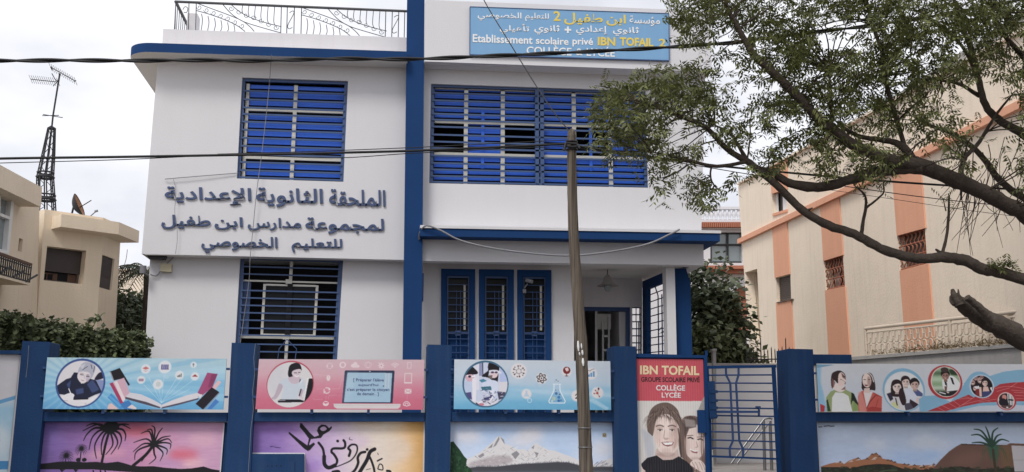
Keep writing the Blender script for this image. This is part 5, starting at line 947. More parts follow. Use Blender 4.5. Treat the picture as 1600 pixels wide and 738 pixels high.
def gate():
    g = thing('gate_leaf', 'solid navy metal gate leaf carrying the red school poster', 'gate', P(1050, 760, YW + .1))
    MB().slab([(993, 555.5), (1104.5, 557), (1111, 800), (998.5, 800)], YW + .12, .05).build('leaf_panel', M['blue'], g, .004)
    fr = MB().slab([(993, 552.5), (1105, 555.5), (1105, 559.5), (993, 558.5)], YW + .07, .12).slab([(1100, 559.5), (1105, 559.5), (1111.5, 800), (1104, 800)], YW + .07, .12).slab([(1102.5, 548), (1105.5, 548), (1106, 556), (1102.5, 556)], YW + .09, .04); fr.build('leaf_frame', M['blue'], g, .004)
    zq = V(960, 530, .2819); kk = MB()
    kk.slab([zq(517, 235), zq(556, 232), zq(570, 440), zq(530, 446)], YW + .06, .1)
    for y in (285, 335, 375, 420): kk.slab([zq(528, y), zq(572, y - 2), zq(574, y + 14), zq(530, y + 16)], YW + .05, .03)
    kk.build('lock_case', M['blue2'], g, .006)
    MB().slab([zq(462, 394), zq(500, 394), zq(512, 520), zq(466, 520)], YW + .05, .1).build('latch_plate', M['blue'], g, .004)
    MB().slab([zq(484, 345), zq(500, 318), zq(502, 392), zq(466, 392)], YW + .085, .03).build('bare_metal_patch', M['grey'], g)
    q = [(994.4, 560.8), (1098.6, 561.8), (1105.2, 800), (999.5, 800)]
    p = thing('poster', 'red and white school poster with two smiling faces fixed on the solid gate leaf', 'poster', P(1050, 799, YW + .1))
    MB().slab(q, YW + .1, .02).build('poster_board', M['greycable'], p); art_poster().build('print', q, YW + .096, p, gain=1.15)
    def put(t, b, mt, bold):
        m = MB(); x0, y0 = zq(b[0], b[1]); x1, y1 = zq(b[2], b[3]); text_into(m, t, (x0, y0, x1, y1), YW + .0955, .003, bold, .01); m.build('lettering', M[mt], p)
    put("IBN", (142, 147, 240, 196), 'paintcream', .03); put("TOFAIL", (262, 148, 470, 200), 'paintcream', .03)
    put("GROUPE SCOLAIRE PRIVÉ", (148, 205, 472, 238), 'paintblack', .018); put("COLLÈGE", (231, 249, 392, 286), 'paintwhite', .018); put("LYCÉE", (262, 290, 368, 325), 'paintwhite', .018)
    # barred leaf
    b = thing('gate_leaf', 'navy barred pedestrian gate leaf with an hourglass motif beside the poster', 'gate', P(1160, 720, YW + .2))
    z = V(1095, 555, .2478); Yg = YW + .15; pt = lambda x, y: P(*z(x, y), Yg)
    f = MB(); f.slab([z(38, 68), z(475, 62), z(478, 78), z(40, 86)], Yg - .02, .05); f.slab([z(452, 78), z(472, 78), z(515, 860), z(492, 860)], Yg - .02, .05); f.slab([z(35, 86), z(50, 86), z(66, 400), z(74, 860), z(58, 860), z(50, 400)], Yg - .02, .05); f.slab([z(70, 632), z(502, 650), z(502, 662), z(70, 645)], Yg - .02, .05)
    f.build('gate_frame', M['blue'], b)
    br = MB()
    for y0, y1 in ((127, 125), (176, 178), (230, 232), (283, 288), (332, 338), (381, 387), (432, 440), (483, 492), (535, 547), (586, 600)): br.tube([pt(48 + (y0 - 100) * .05, y0), pt(458 + (y0 - 100) * .07, y1)], .013, 6)
    for l in ([(158, 80), (160, 127), (186, 177), (203, 540), (182, 588), (185, 640)], [(238, 78), (238, 127), (222, 177), (243, 542), (267, 594), (267, 645)]): br.tube([pt(*p_) for p_ in l], .017, 6)
    br.build('bar', M['navymetal'], b)
    la = MB(); la.slab([z(100, 350), z(372, 351), z(372, 365), z(100, 366)], Yg - .05, .03); la.slab([z(350, 322), z(378, 322), z(378, 332), z(350, 332)], Yg - .05, .05); la.slab([z(366, 332), z(374, 332), z(374, 382), z(366, 382)], Yg - .05, .05); la.build('latch_bar', M['navymetal'], b)
    # left post side of the right pillar
    h = thing('stair_handrail', 'brushed steel handrail seen through the barred gate', 'handrail', (P(1195, 700, 19).x, 19, .95)); Yh = 19.0; ph = lambda x, y: P(*z(x, y), Yh)
    for x in ((395, 415, 403), (437, 415, 447)): MB().tube([ph(x[0], x[1]), (ph(x[2], 700).x, Yh, .95)], .028, 8).build('post', M['steel'], h)
    m = MB(); m.tube([ph(190, 685), ph(400, 402), ph(430, 396), ph(450, 402)], .02, 8).tube([ph(228, 685), ph(440, 412)], .018, 8); m.build('rail', M['steel'], h)
gate()
def yard_wall():
    w = thing('yard_wall', 'white garden wall behind the barred gate', 'wall', (6.5, 23.6, .95))
    A = P(1085, 600, 23.6); B = P(1290, 600, 23.6); MB().box(A.x - .3, B.x + .2, 23.6, 23.8, .9, P(1160, 571, 23.6).z).build('wall_face', M['white'], w)
    MB().box(A.x - .32, B.x + .21, 23.56, 23.84, P(1160, 571, 23.6).z + .002, P(1160, 568, 23.6).z).build('coping', M['grey'], w)
yard_wall()

# ================================================================== the neighbours
def right_house():
    X = 9.9; pr = lambda x, y, dx=0: PX(x, y, X + dx); sw = Vector((.25, 0, 0))
    h = thing('house', 'cream neighbouring house with vertical orange stripes and grilled windows behind the tree', 'house', (X, 24, 0))
    WA = [(1212.6, 434.5), (1235, 428.4), (1236.2, 467.8), (1213.8, 473)]; WB = [(1287, 408), (1317, 398.7), (1320.3, 447.5), (1290.6, 454)]; WC = [(1401.6, 368.6), (1445, 356.4), (1449, 412), (1405.7, 423)]
    WU = [(1205, 300), (1228.5, 292), (1229, 329), (1207, 336)]; LO = [(1164, 426), (1183, 420), (1188.7, 529.5), (1173.3, 532.5)]
    def stripe(l0, r0, l1, r1, W, name='stripe'):
        at = lambda a, b, y: (a[0] + (b[0] - a[0]) * (y - a[1]) / (b[1] - a[1]), y)
        m = MB(); lo = lambda y: at(l0, l1, y); hi = lambda y: at(r0, r1, y)
        for q in ([l0, r0, hi(W[1][1]), lo(W[0][1])], [lo(W[3][1]), hi(W[2][1]), r1, l1]): m.prism([pr(x, y, -.03) for x, y in q], (.028, 0, 0))
        m.build(name, M['orange'], h)
    plate('wall', [(1153, 288), (1314, 201), (1670, 8), (1670, 1000), (1186, 760)], [WA, WB, WC, WU, LO], 0, 0, M['cream'], h, proj=pr, sweep=sw)
    stripe((1206.5, 356), (1229, 345), (1218, 600), (1243, 600), WA); stripe((1281, 319), (1310, 305), (1297, 600), (1331, 600), WB); stripe((1393, 264), (1436, 243), (1419, 600), (1466, 600), WC)
    stripe((1203, 262), (1229, 248), (1207, 338), (1229.5, 331), [(1205.2, 303), (1228.3, 296), (1228.6, 327), (1207, 334)])
    MB().prism([pr(1152, 374, -.1), pr(1331, 287, -.1), pr(1670, 117, -.1), pr(1670, 131, -.1), pr(1331, 297.5, -.1), pr(1152, 381, -.1)], (.11, 0, 0)).build('cornice', M['orange'], h)
    MB().prism([pr(1151, 286.5, -.08), pr(1314, 198, -.08), pr(1670, 2, -.08), pr(1670, 8, -.08), pr(1314, 201.5, -.08), pr(1151, 289, -.08)], (.4, 0, 0)).build('coping', M['cream'], h)
    y0 = pr(1670, 400).y + .01; y1 = pr(1160, 400).y; zt = pr(1156, 290).z - .1
    MB().box(X + .26, 19, y1 - .25, y1, 0, zt).box(X + .26, 19, y0, y0 + .2, 0, zt).box(18.8, 19, y0 + .2, y1 - .25, 0, zt).build('wall', M['cream'], h)
    MB().box(X + .26, 18.8, y0 + .2, y1 - .25, zt - .3, zt - .1).build('roof', M['grey'], h)
    def sl(mb, q, d, t, mi=0): mb.prism([pr(x, y, d) for x, y in q], (t, 0, 0), mi)
    m = MB(); sl(m, WA, .10, .03); w = m.build('window', M['shade'], h); m = MB()
    for i in range(14): sl(m, qr(WA, 0, 1, i / 14, i / 14 + .03), .085, .015)
    sl(m, qr(WA, -.02, 1.02, .98, 1.02), -.06, .2); m.build('slat', M['shade'], w)
    for W, sh in ((WB, .5), (WC, 1.)):
        m = MB(); sl(m, qr(W, 0, .06, 0, 1), .06, .08); sl(m, qr(W, .94, 1, 0, 1), .06, .08); sl(m, qr(W, .06, .94, 0, .05), .06, .08); sl(m, qr(W, .06, .94, .95, 1), .06, .08); w = m.build('window', M['terra'], h)
        m = MB(); sl(m, qr(W, .06, .94, .05, sh), .16, .02); sl(m, qr(W, .06, .94, .04, .97), .2, .02, 1)
        if sh < 1: sl(m, qr(W, .5, .75, sh, .95), .17, .02, 2)
        m.build('roller_shutter', [M['shade'], M['dark'], M['glass']], w); g = MB(); n = 7
        for i in range(n):
            u = (i + .5) / n; pts = []
            for k in range(13):
                v = k / 12; pts.append(pr(*quad(W, u + (.04 if k % 4 in (1, 2) else -.04), v), .03))
            g.tube(pts, .014, 4, cap=False)
        for v in (.02, .34, .66, .98): g.tube([pr(*quad(W, 0, v), .03), pr(*quad(W, 1, v), .03)], .014, 4)
        g.build('grille', M['terra'], w)
    m = MB(); sl(m, qr(WU, 0, 1, 0, .12), .05, .1); w = m.build('window', M['terra'], h); m = MB(); sl(m, qr(WU, 0, 1, .1, 1), .16, .02, 0); sl(m, qr(WU, .05, .42, .15, 1), .12, .02, 1); sl(m, qr(WU, .75, 1, .15, 1), .12, .02, 1); m.build('pane', [M['darkglass'], M['paintwhite']], w)
    # loggia lining
    m = MB(); sl(m, [(1183.2, 420.5), (1184.5, 420), (1190.5, 529), (1189, 530)], .25, 1.6); m.build('loggia_wall', M['cream'], h)
right_house()
def concrete_railing():
    a = P(1352, 512, 20.6); d = ray(1600, 484); b = Vector((0, 0, CAMZ)) + d * ((a.z - CAMZ) / d.z); b = a + (b - a) * 1.25
    dr = (b - a); L = Vector((dr.x, dr.y, 0)).length; dr = Vector((dr.x, dr.y, 0)) / L; z1 = a.z; z0 = PL(1358, 560, a, b).z; H = z1 - z0; up = Vector((0, 0, 1)); nrm = Vector((dr.y, -dr.x, 0))
    r = thing('concrete_railing', 'cream concrete lattice railing in front of the striped house', 'railing', (a.x, a.y, z0))
    m = MB(); m.tube([a - up * .02, b - up * .02], .035, 6); m.tube([a - up * .1, b - up * .1], .018, 5); m.tube([a - up * (H - .03), b - up * (H - .03)], .03, 5); m.build('rail', M['lattice'], r)
    m = MB(); n = int(L / .145); hh = (H - .14) / 2
    for i in range(n):
        for row in range(2):
            p = a + dr * (i * .145 + .06 + (row % 2) * .0725); t = z1 - .1 - row * hh; w = .044
            lp = [(-w * .6, .06), (-w, .2), (-w, .8), (-w * .6, .94), (w * .6, .94), (w, .8), (w, .2), (w * .6, .06), (-w * .6, .06)]
            m.tube([Vector((p.x, p.y, t)) + dr * o - up * (hh * f) for o, f in lp], .014, 5, cap=False)
            q = Vector((p.x, p.y, t)); m.tube([q, q - up * (hh * .08)], .014, 5); m.tube([q - up * (hh * .93), q - up * (hh * 1.0)], .014, 5); m.tube([q + dr * w - up * (hh * .5), q + dr * (.145 - w) - up * (hh * .5)], .013, 5)
    m.build('lattice', M['lattice'], r)
    for i in range(0, n, 14): p = a + dr * (i * .145); MB().tube([p - up * H, p + up * .0], .03, 6).build('post', M['lattice'], r)
    w = thing('stone_wall', 'low grey stone wall under the concrete railing', 'wall', (a.x, a.y, 0)); a2 = a - dr * 1.4
    wp = [a2 + nrm * .05, b + nrm * .05, b - nrm * .4, a2 - nrm * .4]; MB().prism([Vector((p.x, p.y, z0 - .02)) for p in wp], (0, 0, -z0)).build('wall_face', M['grey'], w)
    wp = [a2 + nrm * .1, b + nrm * .1, b - nrm * .4, a2 - nrm * .4]; MB().prism([Vector((p.x, p.y, z0 - .018)) for p in wp], (0, 0, .06)).build('coping', M['grey'], w)
    C = []
    for _ in range(900):
        t = rng.beta(1.6, 1.2) * L; p = a + dr * t + nrm * rng.uniform(-.05, .1); C.append((p.x, p.y, z0 + .04 + abs(rng.normal()) * .05))
    tag(leaves('dry_weeds', C, M['weed'], None, .09, .2, .1, -.5, 9), 'dry brown weeds along the top of the low stone wall', 'weeds', kind='stuff')
concrete_railing()
def iron_fence():
    Yf = 23.7; f = thing('iron_fence', 'thin spiked iron fence on top of the white garden wall', 'fence', P(1200, 566, Yf)); m = MB(); g = random.Random(3)
    for i in range(14):
        x = 1166 + i * 5.6; yt = 546 - g.uniform(0, 5) - (16 if i in (4, 11) else 0); m.tube([P(x + 1, 567, Yf), P(x, yt + 3, Yf), P(x, yt, Yf)], [.014, .012, .002], 5)
    m.build('spike', M['iron'], f); m = MB(); m.tube([P(1164, 562, Yf), P(1242, 561, Yf)], .014, 5); m.build('rail', M['iron'], f)
    p = thing('fence_post', 'pale concrete post beside the green garden trees', 'post', P(1117, 570, 22.6)); MB().slab([(1114.5, 548), (1119, 548), (1119.5, 740), (1115, 740)], 22.6, .12).build('shaft', M['grey'], p, .01); MB().slab([(1113.5, 545), (1120, 545), (1120, 548.5), (1113.5, 548.5)], 22.58, .16).build('cap', M['grey'], p, .01)
iron_fence()
def far_white_house():
    Y = 40.; h = thing('house', 'distant white house with a roof balustrade and a dark framed window', 'house', P(1130, 660, Y))
    plate('wall', [(970, 358), (1230, 358), (1230, 678), (970, 678)], [[(1110, 363), (1160, 363), (1160, 411), (1110, 411)], [(1140, 470), (1146, 456), (1156, 449), (1170, 446), (1190, 446), (1190, 520), (1140, 520)]], Y, .3, M['white'], h)
    m = MB(); m.slab([(968, 343.5), (1232, 343.5), (1232, 358), (968, 358)], Y - .25, .6); m.build('cornice', M['white'], h)
    m = MB()
    for i in range(60): x = 1040 + i * 3.2; m.slab([(x, 347), (x + 2.2, 347), (x + 2.2, 355), (x, 355)], Y - .45, .19)
    m.build('tile_edge', M['terra'], h)
    m = MB(); m.slab([(1038, 323), (1232, 323), (1232, 327), (1038, 327)], Y, .2)
    for i in range(27):
        c0 = P(1042 + i * 7, 343, Y + .1); c1 = P(1042 + i * 7, 327, Y + .1); zz = np.linspace(c0.z, c1.z, 6); m.tube([(c0.x, Y + .1, z_) for z_ in zz], [.06, .045, .08, .075, .045, .06], 8)
    m.build('balustrade', M['white'], h)
    q = [(1110, 363), (1160, 363), (1160, 411), (1110, 411)]; m = MB()
    for a in ((0, 1, 0, .05), (0, 1, .95, 1), (0, .04, .05, .95), (.52, .57, .05, .95), (.04, .52, .38, .43), (.57, 1, .38, .43)): m.slab(qr(q, *a), Y + .1, .06)
    w = m.build('window', M['iron'], h); MB().slab(q, Y + .2, .02).build('pane', M['glass'], w)
    MB().slab([(1103, 415), (1170, 415), (1170, 420), (1103, 420)], Y - .5, .49).slab([(1106, 420.2), (1170, 420.2), (1170, 427), (1106, 427)], Y - .3, .29).build('sill', M['terra'], h)
    MB().slab([(1136, 446), (1195, 446), (1195, 530), (1136, 530)], Y + .31, .1).build('door', M['terra'], h)
    A = P(970, 500, Y); B = P(1230, 500, Y); MB().box(A.x, B.x, Y + .42, Y + 8, 0, P(1100, 345, Y).z).build('body', M['white'], h)
far_white_house()
def left_house():
    h = thing('house', 'beige neighbouring house with a roller shuttered bay window and flat roof', 'house', (-7, 21, 0)); X = P(58, 500, 22).x
    pr = lambda x, y, d=0: PX(x, y, X + d); sw = Vector((-.25, 0, 0))
    plate('wall', [(-160, 200), (62, 318), (53, 640), (-160, 760)], [[(-40, 280), (23, 308), (14, 398), (-40, 382)], [(17.7, 365), (27, 368), (25, 390.6), (15.7, 388.6)][:0] or [(30, 372), (36, 374.5), (34, 394), (28, 392)]], 0, 0, M['beige'], h, proj=pr, sweep=sw)
    MB().prism([pr(-160, 171, .35), pr(65.8, 293.3, .35), pr(63.9, 323.8, .35), pr(-160, 216, .35)], (-2.2, 0, 0)).build('roof', M['beige'], h)
    q = [(-40, 280), (23, 308), (14, 398), (-40, 382)]; m = MB()
    for a in ((0, 1, 0, .05), (0, 1, .95, 1), (.93, 1, .05, .95), (.62, .67, .05, .95), (0, .93, .36, .41)): m.prism([pr(x, y, .06) for x, y in qr(q, *a)], (-.1, 0, 0))
    w = m.build('window', M['paintwhite'], h); MB().prism([pr(x, y, -.02) for x, y in q], (-.03, 0, 0)).build('pane', M['glass'], w)
    q = [(30, 372), (36, 374.5), (34, 394), (28, 392)]; MB().prism([pr(x, y, -.06) for x, y in q], (-.03, 0, 0)).build('window', M['shade'], h)
    b = MB(); pb = lambda x, y: pr(x, y, .45)
    b.prism([pb(-60, 373), pb(50.7, 412), pb(50.5, 415.5), pb(-60, 377.5)], (-.05, 0, 0)); rl = b.build('balcony_rail', M['brown'], h); b = MB()
    for i in range(34):
        u = i / 33; x = -60 + u * 109; b.tube([pb(x, 379 + u * 37), pb(x - 3, 412 + u * 29)], .012, 4)
    for v in (.12, .55, .98): b.tube([pb(-60 - 3 * v, 379 + 33 * v), pb(49.5 - 3 * v, 416 + 25.5 * v)], .012, 4)
    for i in range(5): x = -40 + i * 20; y = 386 + (x + 60) * .34; b.tube([pb(x, y + 20), pb(x + 18, y + 10)], .02, 4)
    b.build('balcony_grille', M['iron'], rl); MB().prism([pb(-60, 412.5), pb(47, 441.5), pb(46.6, 446), pb(-60, 418)], (-.44, 0, 0)).build('balcony_slab', M['beige'], h)
    # bay
    B0 = (X, 22.0); B1 = plan(152, B0, (.752, .659)); B2 = plan(181, B1, (.175, .985)); n1 = Vector((.659, -.752, 0)); n2 = Vector((.985, -.175, 0))
    p1 = lambda x, y: PL(x, y, B0, B1); p2 = lambda x, y: PL(x, y, B1, B2); W1 = [(73.7, 384.6), (135, 392), (129.6, 444.6), (68.3, 438)]; W2 = [(160, 398), (179, 405), (174, 454.5), (155, 449)]
    zt = p1(110, 333).z
    c1 = lambda P_, z: Vector((P_[0], P_[1], z))
    def bayface(a, b, W, pf, n):
        o = [c1(a, zt), c1(b, zt), c1(b, 0), c1(a, 0)]; hole = [pf(*w_) for w_ in W]; f = o + hole; k = [p - n * .28 for p in f]; m = MB(); fs = []
        for i in range(4):
            j = (i + 1) % 4; fs += [(i, j, 4 + j, 4 + i), (8 + i, 12 + i, 12 + j, 8 + j), (4 + i, 4 + j, 12 + j, 12 + i), (i, 8 + i, 8 + j, j)]
        m.add(f + k, fs); m.build('wall', M['beige'], h)
    bayface(B0, B1, W1, p1, n1); bayface(B1, B2, W2, p2, n2)
    B3 = (B2[0] - 1.2, B2[1] + 5)
    MB().prism([c1(p, 0) for p in (B2, B3, (B3[0] - 8, B3[1]), (X - 8, B0[1]), (X - .3, B0[1] + .1), (B1[0] - .8, B1[1] + .6), (B2[0] - .6, B2[1] + .2))][:0] or [c1(B2, 0), c1(B3, 0), c1(B3, zt - .02), c1(B2, zt - .02)], (-.25, 0, 0)).build('wall', M['beige'], h)
    MB().prism([c1(p, zt - .25) for p in ((X - .3, B0[1] + .25), (B1[0] - .3, B1[1] + .12), (B2[0] - .3, B2[1]), B3, (X - 6, B3[1]), (X - 6, 13), (X - .3, 13))], (0, 0, .12)).build('roof', M['grey'], h)
    zl0 = p1(110, 360.5).z - .02; zl1 = zl0 + .24; e = .38; mid = (n1 + n2).normalized() * e * 1.06; a0 = Vector((*B0, 0)) + n1 * e + Vector((.752, .659, 0)) * .15; a1 = Vector((*B1, 0)) + mid; a2 = Vector((*B2, 0)) + n2 * e
    ins = [Vector((*B2, 0)) + n2 * .004, Vector((*B1, 0)) + (n1 + n2).normalized() * .004, Vector((*B0, 0)) + n1 * .004 + Vector((.752, .659, 0)) * .15]
    MB().prism([Vector((p.x, p.y, zl0)) for p in [a0, a1, a2] + ins], (0, 0, zl1 - zl0)).build('ledge', M['beige'], h)
    for W, pf, n in ((W1, p1, n1), (W2, p2, n2)):
        def s(mb, a, d, t, mi=0): mb.prism([pf(*c) - n * d for c in qr(W, *a)], -n * t, mi)
        m = MB(); s(m, (0, .05, 0, 1), .2, .05); s(m, (.95, 1, 0, 1), .2, .05); s(m, (.05, .95, .93, 1), .2, .05); w = m.build('window', M['shade'], h)
        m = MB(); dd = 0 if W is W1 else -.13; s(m, (.0, 1, 0, .68 if W is W1 else .97), .17 + dd, .02)
        for i in range(16): s(m, (.0, 1, i * .042, i * .042 + .008), .165 + dd, .01)
        m.build('roller_shutter', mat('dark_roller', (.075, .062, .06), .7, .1, 6.), w)
        m = MB(); s(m, (0, 1, .5, 1), .25, .02, 0)
        if W is W1: s(m, (.05, .38, .72, .76), .235, .02, 1); s(m, (.2, .23, .76, .92), .235, .02, 1); s(m, (.36, .48, .72, .93), .235, .02, 1); s(m, (.74, .95, .7, .93), .235, .02, 1)
        m.build('pane', [M['darkglass'], M['brown']], w)
    MB().box(X - 7, X - .26, 12.8, 13.0, 0, zt).build('wall', M['beige'], h)
    # dish and little antenna on the roof
    d = thing('satellite_dish', 'rusty satellite dish on the flat beige roof', 'dish', P(122, 338, 23.2)); c = P(119.5, 322, 23.2); n = Vector((.93, .0, .40)).normalized(); u = n.cross(Vector((0, 1, 0))).normalized(); v = n.cross(u); m = MB(); vs = []; N = 20; r0 = .235
    for i in range(6):
        r = r0 * i / 5
        for j in range(N): a = 2 * pi * j / N; vs.append(c + (u * cos(a) + v * sin(a)) * r + n * (.12 * (i / 5) ** 2 - .06))
    fs = [(i * N + j, i * N + (j + 1) % N, (i + 1) * N + (j + 1) % N, (i + 1) * N + j) for i in range(5) for j in range(N)]
    m.add(vs, fs, 0, True); m.add([x - n * .012 for x in vs], [f[::-1] for f in fs], 1, True); m.tube([vs[5 * N + j] for j in range(N)] + [vs[5 * N]], .008, 4, 1)
    m.build('reflector', [M['rust'], M['iron']], d); MB().tube([c - n * .06, c - n * .12 - Vector((0, 0, .3)), c - n * .1 - Vector((0, 0, .6))], .02, 6).tube([c - v * .2, c + n * .3], .01, 5).build('mount', M['iron'], d)
    t = thing('roof_antenna', 'tiny antenna arm beside the rusty dish', 'antenna', P(141, 339, 23.4)); MB().tube([P(139, 345, 23.4), P(141, 338, 23.4), P(150, 330.5, 23.4)], .012, 5).tube([P(148, 331, 23.4), P(153, 329.5, 23.4)], .025, 5).build('arm', M['greycable'], t)
left_house()
def lattice_tower():
    Y = 26.; t = thing('lattice_mast', 'dark lattice mast with television antennas behind the beige house', 'mast', P(70, 345, Y)); lv = [(201, 75, 86.5), (240, 66.5, 85.5), (277, 58, 83.5), (312, 57, 86), (345, 56, 88), (420, 52, 92), (660, 40, 104)]
    def ring(i, k, n=8):
        y, l, r = lv[i]; c = P((l + r) / 2, y, Y); ra = (P(r, y, Y).x - P(l, y, Y).x) / 2; a = 2 * pi * (k + .5) / n; return Vector((c.x + ra * cos(a), Y + ra * sin(a), c.z))
    m = MB()
    for k in range(8): m.tube([ring(i, k) for i in range(len(lv))], .016, 5)
    for i in range(len(lv) - 2):
        for k in range(8):
            A, B, C, D = ring(i, k), ring(i, k + 1), ring(i + 1, k), ring(i + 1, k + 1); n = 4
            if k % 2: continue
            for j in range(n): p0 = (A if j % 2 else B).lerp(C if j % 2 else D, j / n); p1 = (B if j % 2 else A).lerp(D if j % 2 else C, (j + 1) / n); m.tube([p0, p1], .008, 4, cap=False)
    m.build('leg_frame', M['iron'], t); m = MB()
    for i, rr in ((0, .02), (2, .035), (3, .035), (4, .03)): m.tube([ring(i, k) for k in range(9)], rr, 5)
    for i in (2, 3): m.tube([ring(i, k) + (Vector((0, 0, .1))) for k in range(9)], .02, 5)
    m.tube([ring(0, 0), P(80.5, 197, Y), ring(0, 4)], .02, 5); m.build('collar', M['iron'], t)
    m = MB(); m.tube([P(80.5, 203, Y), P(83, 180, Y), P(93.5, 115, Y)], .02, 6); m.build('pole', M['iron'], t)
    a = MB()
    for (x0, y0, x1, y1, n) in ((48, 124, 91, 128.5, 14), (79, 105, 118, 127, 12), (67, 179, 98, 184, 0), (66, 181, 92, 180.5, 0)):
        A = P(x0, y0, Y); B = P(x1, y1, Y); a.tube([A, B], .009, 4)
        for i in range(n): p = A.lerp(B, i / (n - 1)); e = .05 + .0 * i; a.tube([p + Vector((0, .15, -e)), p + Vector((0, -.15, e))], .005, 4)
    for l in ([(79, 105), (81, 109)], [(80, 104), (82, 110)], [(81, 115), (86, 124), (91, 128)], [(83, 135), (90, 127)], [(116, 128), (119, 126)]): a.tube([P(*p, Y) for p in l], .009, 4)
    a.build('antenna', M['iron'], t)
lattice_tower()
def far_left_house():
    Y = 42.; h = thing('house', 'small pale distant house between the beige house and the school', 'house', P(203, 660, Y)); A = P(178, 500, Y); B = P(236, 500, Y)
    MB().box(A.x, B.x, Y, Y + 6, 0, P(200, 423, Y).z).build('wall', M['cream'], h); MB().box(A.x - .1, B.x + .1, Y - .1, Y + 6.1, P(200, 423, Y).z, P(200, 420.5, Y).z).build('coping', M['cream'], h)
    MB().tube([P(190, 421, Y), P(189.5, 415, Y)], .05, 5).build('vent_pipe', M['grey'], h)
far_left_house()

# ================================================================== greenery
def hedge():
    a = P(-60, 500, 16.9 + .6); b = P(232, 500, 19.7); n = Vector((b.y - a.y, -(b.x - a.x), 0)).normalized(); C = []; L = (b - a).length
    zt = lambda t: -.17 + np.interp(t, [0, .2, .26, .36, .45, .55, .7, .85, 1], [P(-60, 478, 17.5).z, P(0, 484, 17.9).z, P(20, 481, 18).z, P(48, 487, 18.2).z, P(72, 496, 18.4).z, P(100, 497, 18.6).z, P(145, 508, 19).z, P(185, 510, 19.3).z, P(222, 512, 19.6).z])
    h = thing('hedge', 'dense green creeper hedge below the beige house', 'hedge', ((a + b).x / 2, (a + b).y / 2, 0))
    core = MB(); N = 24; pts = []
    for i in range(N):
        t0, t1 = i / N, (i + 1) / N; p = a.lerp(b, t0); q = a.lerp(b, t1); z0, z1 = zt(t0) - .14, zt(t1) - .14
        core.add([(p.x, p.y, .0), (q.x, q.y, 0), (q.x, q.y, z1), (p.x, p.y, z0), (p.x - n.x * .7, p.y - n.y * .7, 0), (q.x - n.x * .7, q.y - n.y * .7, 0), (q.x - n.x * .7, q.y - n.y * .7, z1), (p.x - n.x * .7, p.y - n.y * .7, z0)], [(0, 1, 2, 3), (3, 2, 6, 7), (5, 4, 7, 6)])
    core.build('hedge_core', mat('hedge_twigs', (.035, .032, .02), .95, .4, 8.), h)
    for _ in range(21000):
        t = rng.uniform(0, 1); p = a.lerp(b, t); z = zt(t); k = rng.uniform()
        wob = .09 * sin(t * 61) + .07 * sin(t * 143 + 1)
        if k < .72: zz = z - rng.uniform(0, 2.1) ** 1.0; o = rng.uniform(-.02, .16) + wob
        else: zz = z + rng.normal() * .05 + wob * .5 + (.07 * rng.uniform() if rng.uniform() < .1 else 0); o = rng.uniform(-.7, .1)
        C.append((p.x + n.x * o, p.y + n.y * o, zz))
    leaves('leaves', C, M['ivy'], h, .095, .7, .5, .35, 21)
    sp = MB(); e = spline([P(138, 505, 18.9), P(145, 499, 18.85), P(155, 494, 18.8)]); sp.tube(e, .008, 4); sp.build('stem', M['bark'], h); CC = [tuple(p + Vector(rng.normal(size=3) * .03)) for p in e for _ in range(4)]; leaves('leaves', CC, M['ivy'], h, .1, .5, .4, .2, 22)
hedge()
def garden_tree(label, blobs, base, n, size, mt, seed, wid=.6, group='garden trees behind the walls', trunk=.06):
    t = thing('garden_tree', label, 'tree', base, group); m = MB(); g = random.Random(seed); r = np.random.default_rng(seed); C = []
    cs = [(P(x, y, Y), P(x + rx, y, Y).x - P(x, y, Y).x, (P(x, y, Y).z - P(x, y + ry, Y).z)) for x, y, rx, ry, Y in blobs]
    top = max(c[0].z for c in cs); b = Vector(base); fork = Vector((b.x, b.y, b.z + (min(c[0].z - c[2] for c in cs) - b.z) * .7)); m.tube([b, b.lerp(fork, .5) + Vector((.04, 0, 0)), fork], [trunk, trunk * .85, trunk * .7], 8, wob=.06)
    for c, rx, rz in cs: m.tube(spline([fork, fork.lerp(c, .5) + Vector((g.uniform(-.1, .1), g.uniform(-.1, .1), .1)), c + Vector((0, 0, rz * .5))], 4), [trunk * .55 * (1 - i / 9) + .008 for i in range(9)], 6)
    m.build('trunk', M['bark'], t); tot = sum(c[1] * c[2] for c in cs)
    for c, rx, rz in cs:
        k = int(n * rx * rz / tot); cl = max(4, k // 22)
        for _ in range(cl):
            d = r.normal(size=3); d /= np.linalg.norm(d); q = np.array(c) + d * np.array([rx, min(rx, rz) * .9, rz]) * r.uniform(.35, 1.0)
            C += [tuple(q + r.normal(size=3) * np.array([.16, .16, .11]) * size / .14) for _ in range(k // cl)]
    leaves('crown', C, mt, t, size, wid, .6, .3, seed); return t
garden_tree('dark broad leaved garden tree between the school porch and the striped house', [(1098, 474, 28, 28, 27), (1122, 466, 20, 24, 26.5), (1119, 420, 6, 9, 27), (1143, 444, 9, 7, 27), (1085, 432, 14, 12, 27), (1140, 495, 20, 22, 27), (1100, 520, 40, 30, 26.6), (1148, 522, 18, 24, 27)], (5.9 + P(1110, 600, 27).x - P(1100, 600, 27).x + .9, 27, 0), 3900, .19, M['leaf2'], 31)
garden_tree('lighter green garden bush behind the barred gate', [(1110, 545, 34, 26, 25), (1145, 553, 20, 16, 25), (1166, 561, 12, 8, 24.8), (1088, 530, 16, 22, 25)], (P(1130, 600, 25).x, 25, 0), 3600, .15, M['ivy'], 33)
garden_tree('dark garden tree in the gap between the beige house and the school', [(192, 476, 14, 18, 28), (213, 485, 16, 24, 28), (187, 492, 10, 18, 27.5), (200, 505, 30, 16, 27), (214, 490, 12, 16, 28)], (P(203, 600, 28).x, 28, 0), 3600, .17, M['leaf2'], 35, .45)
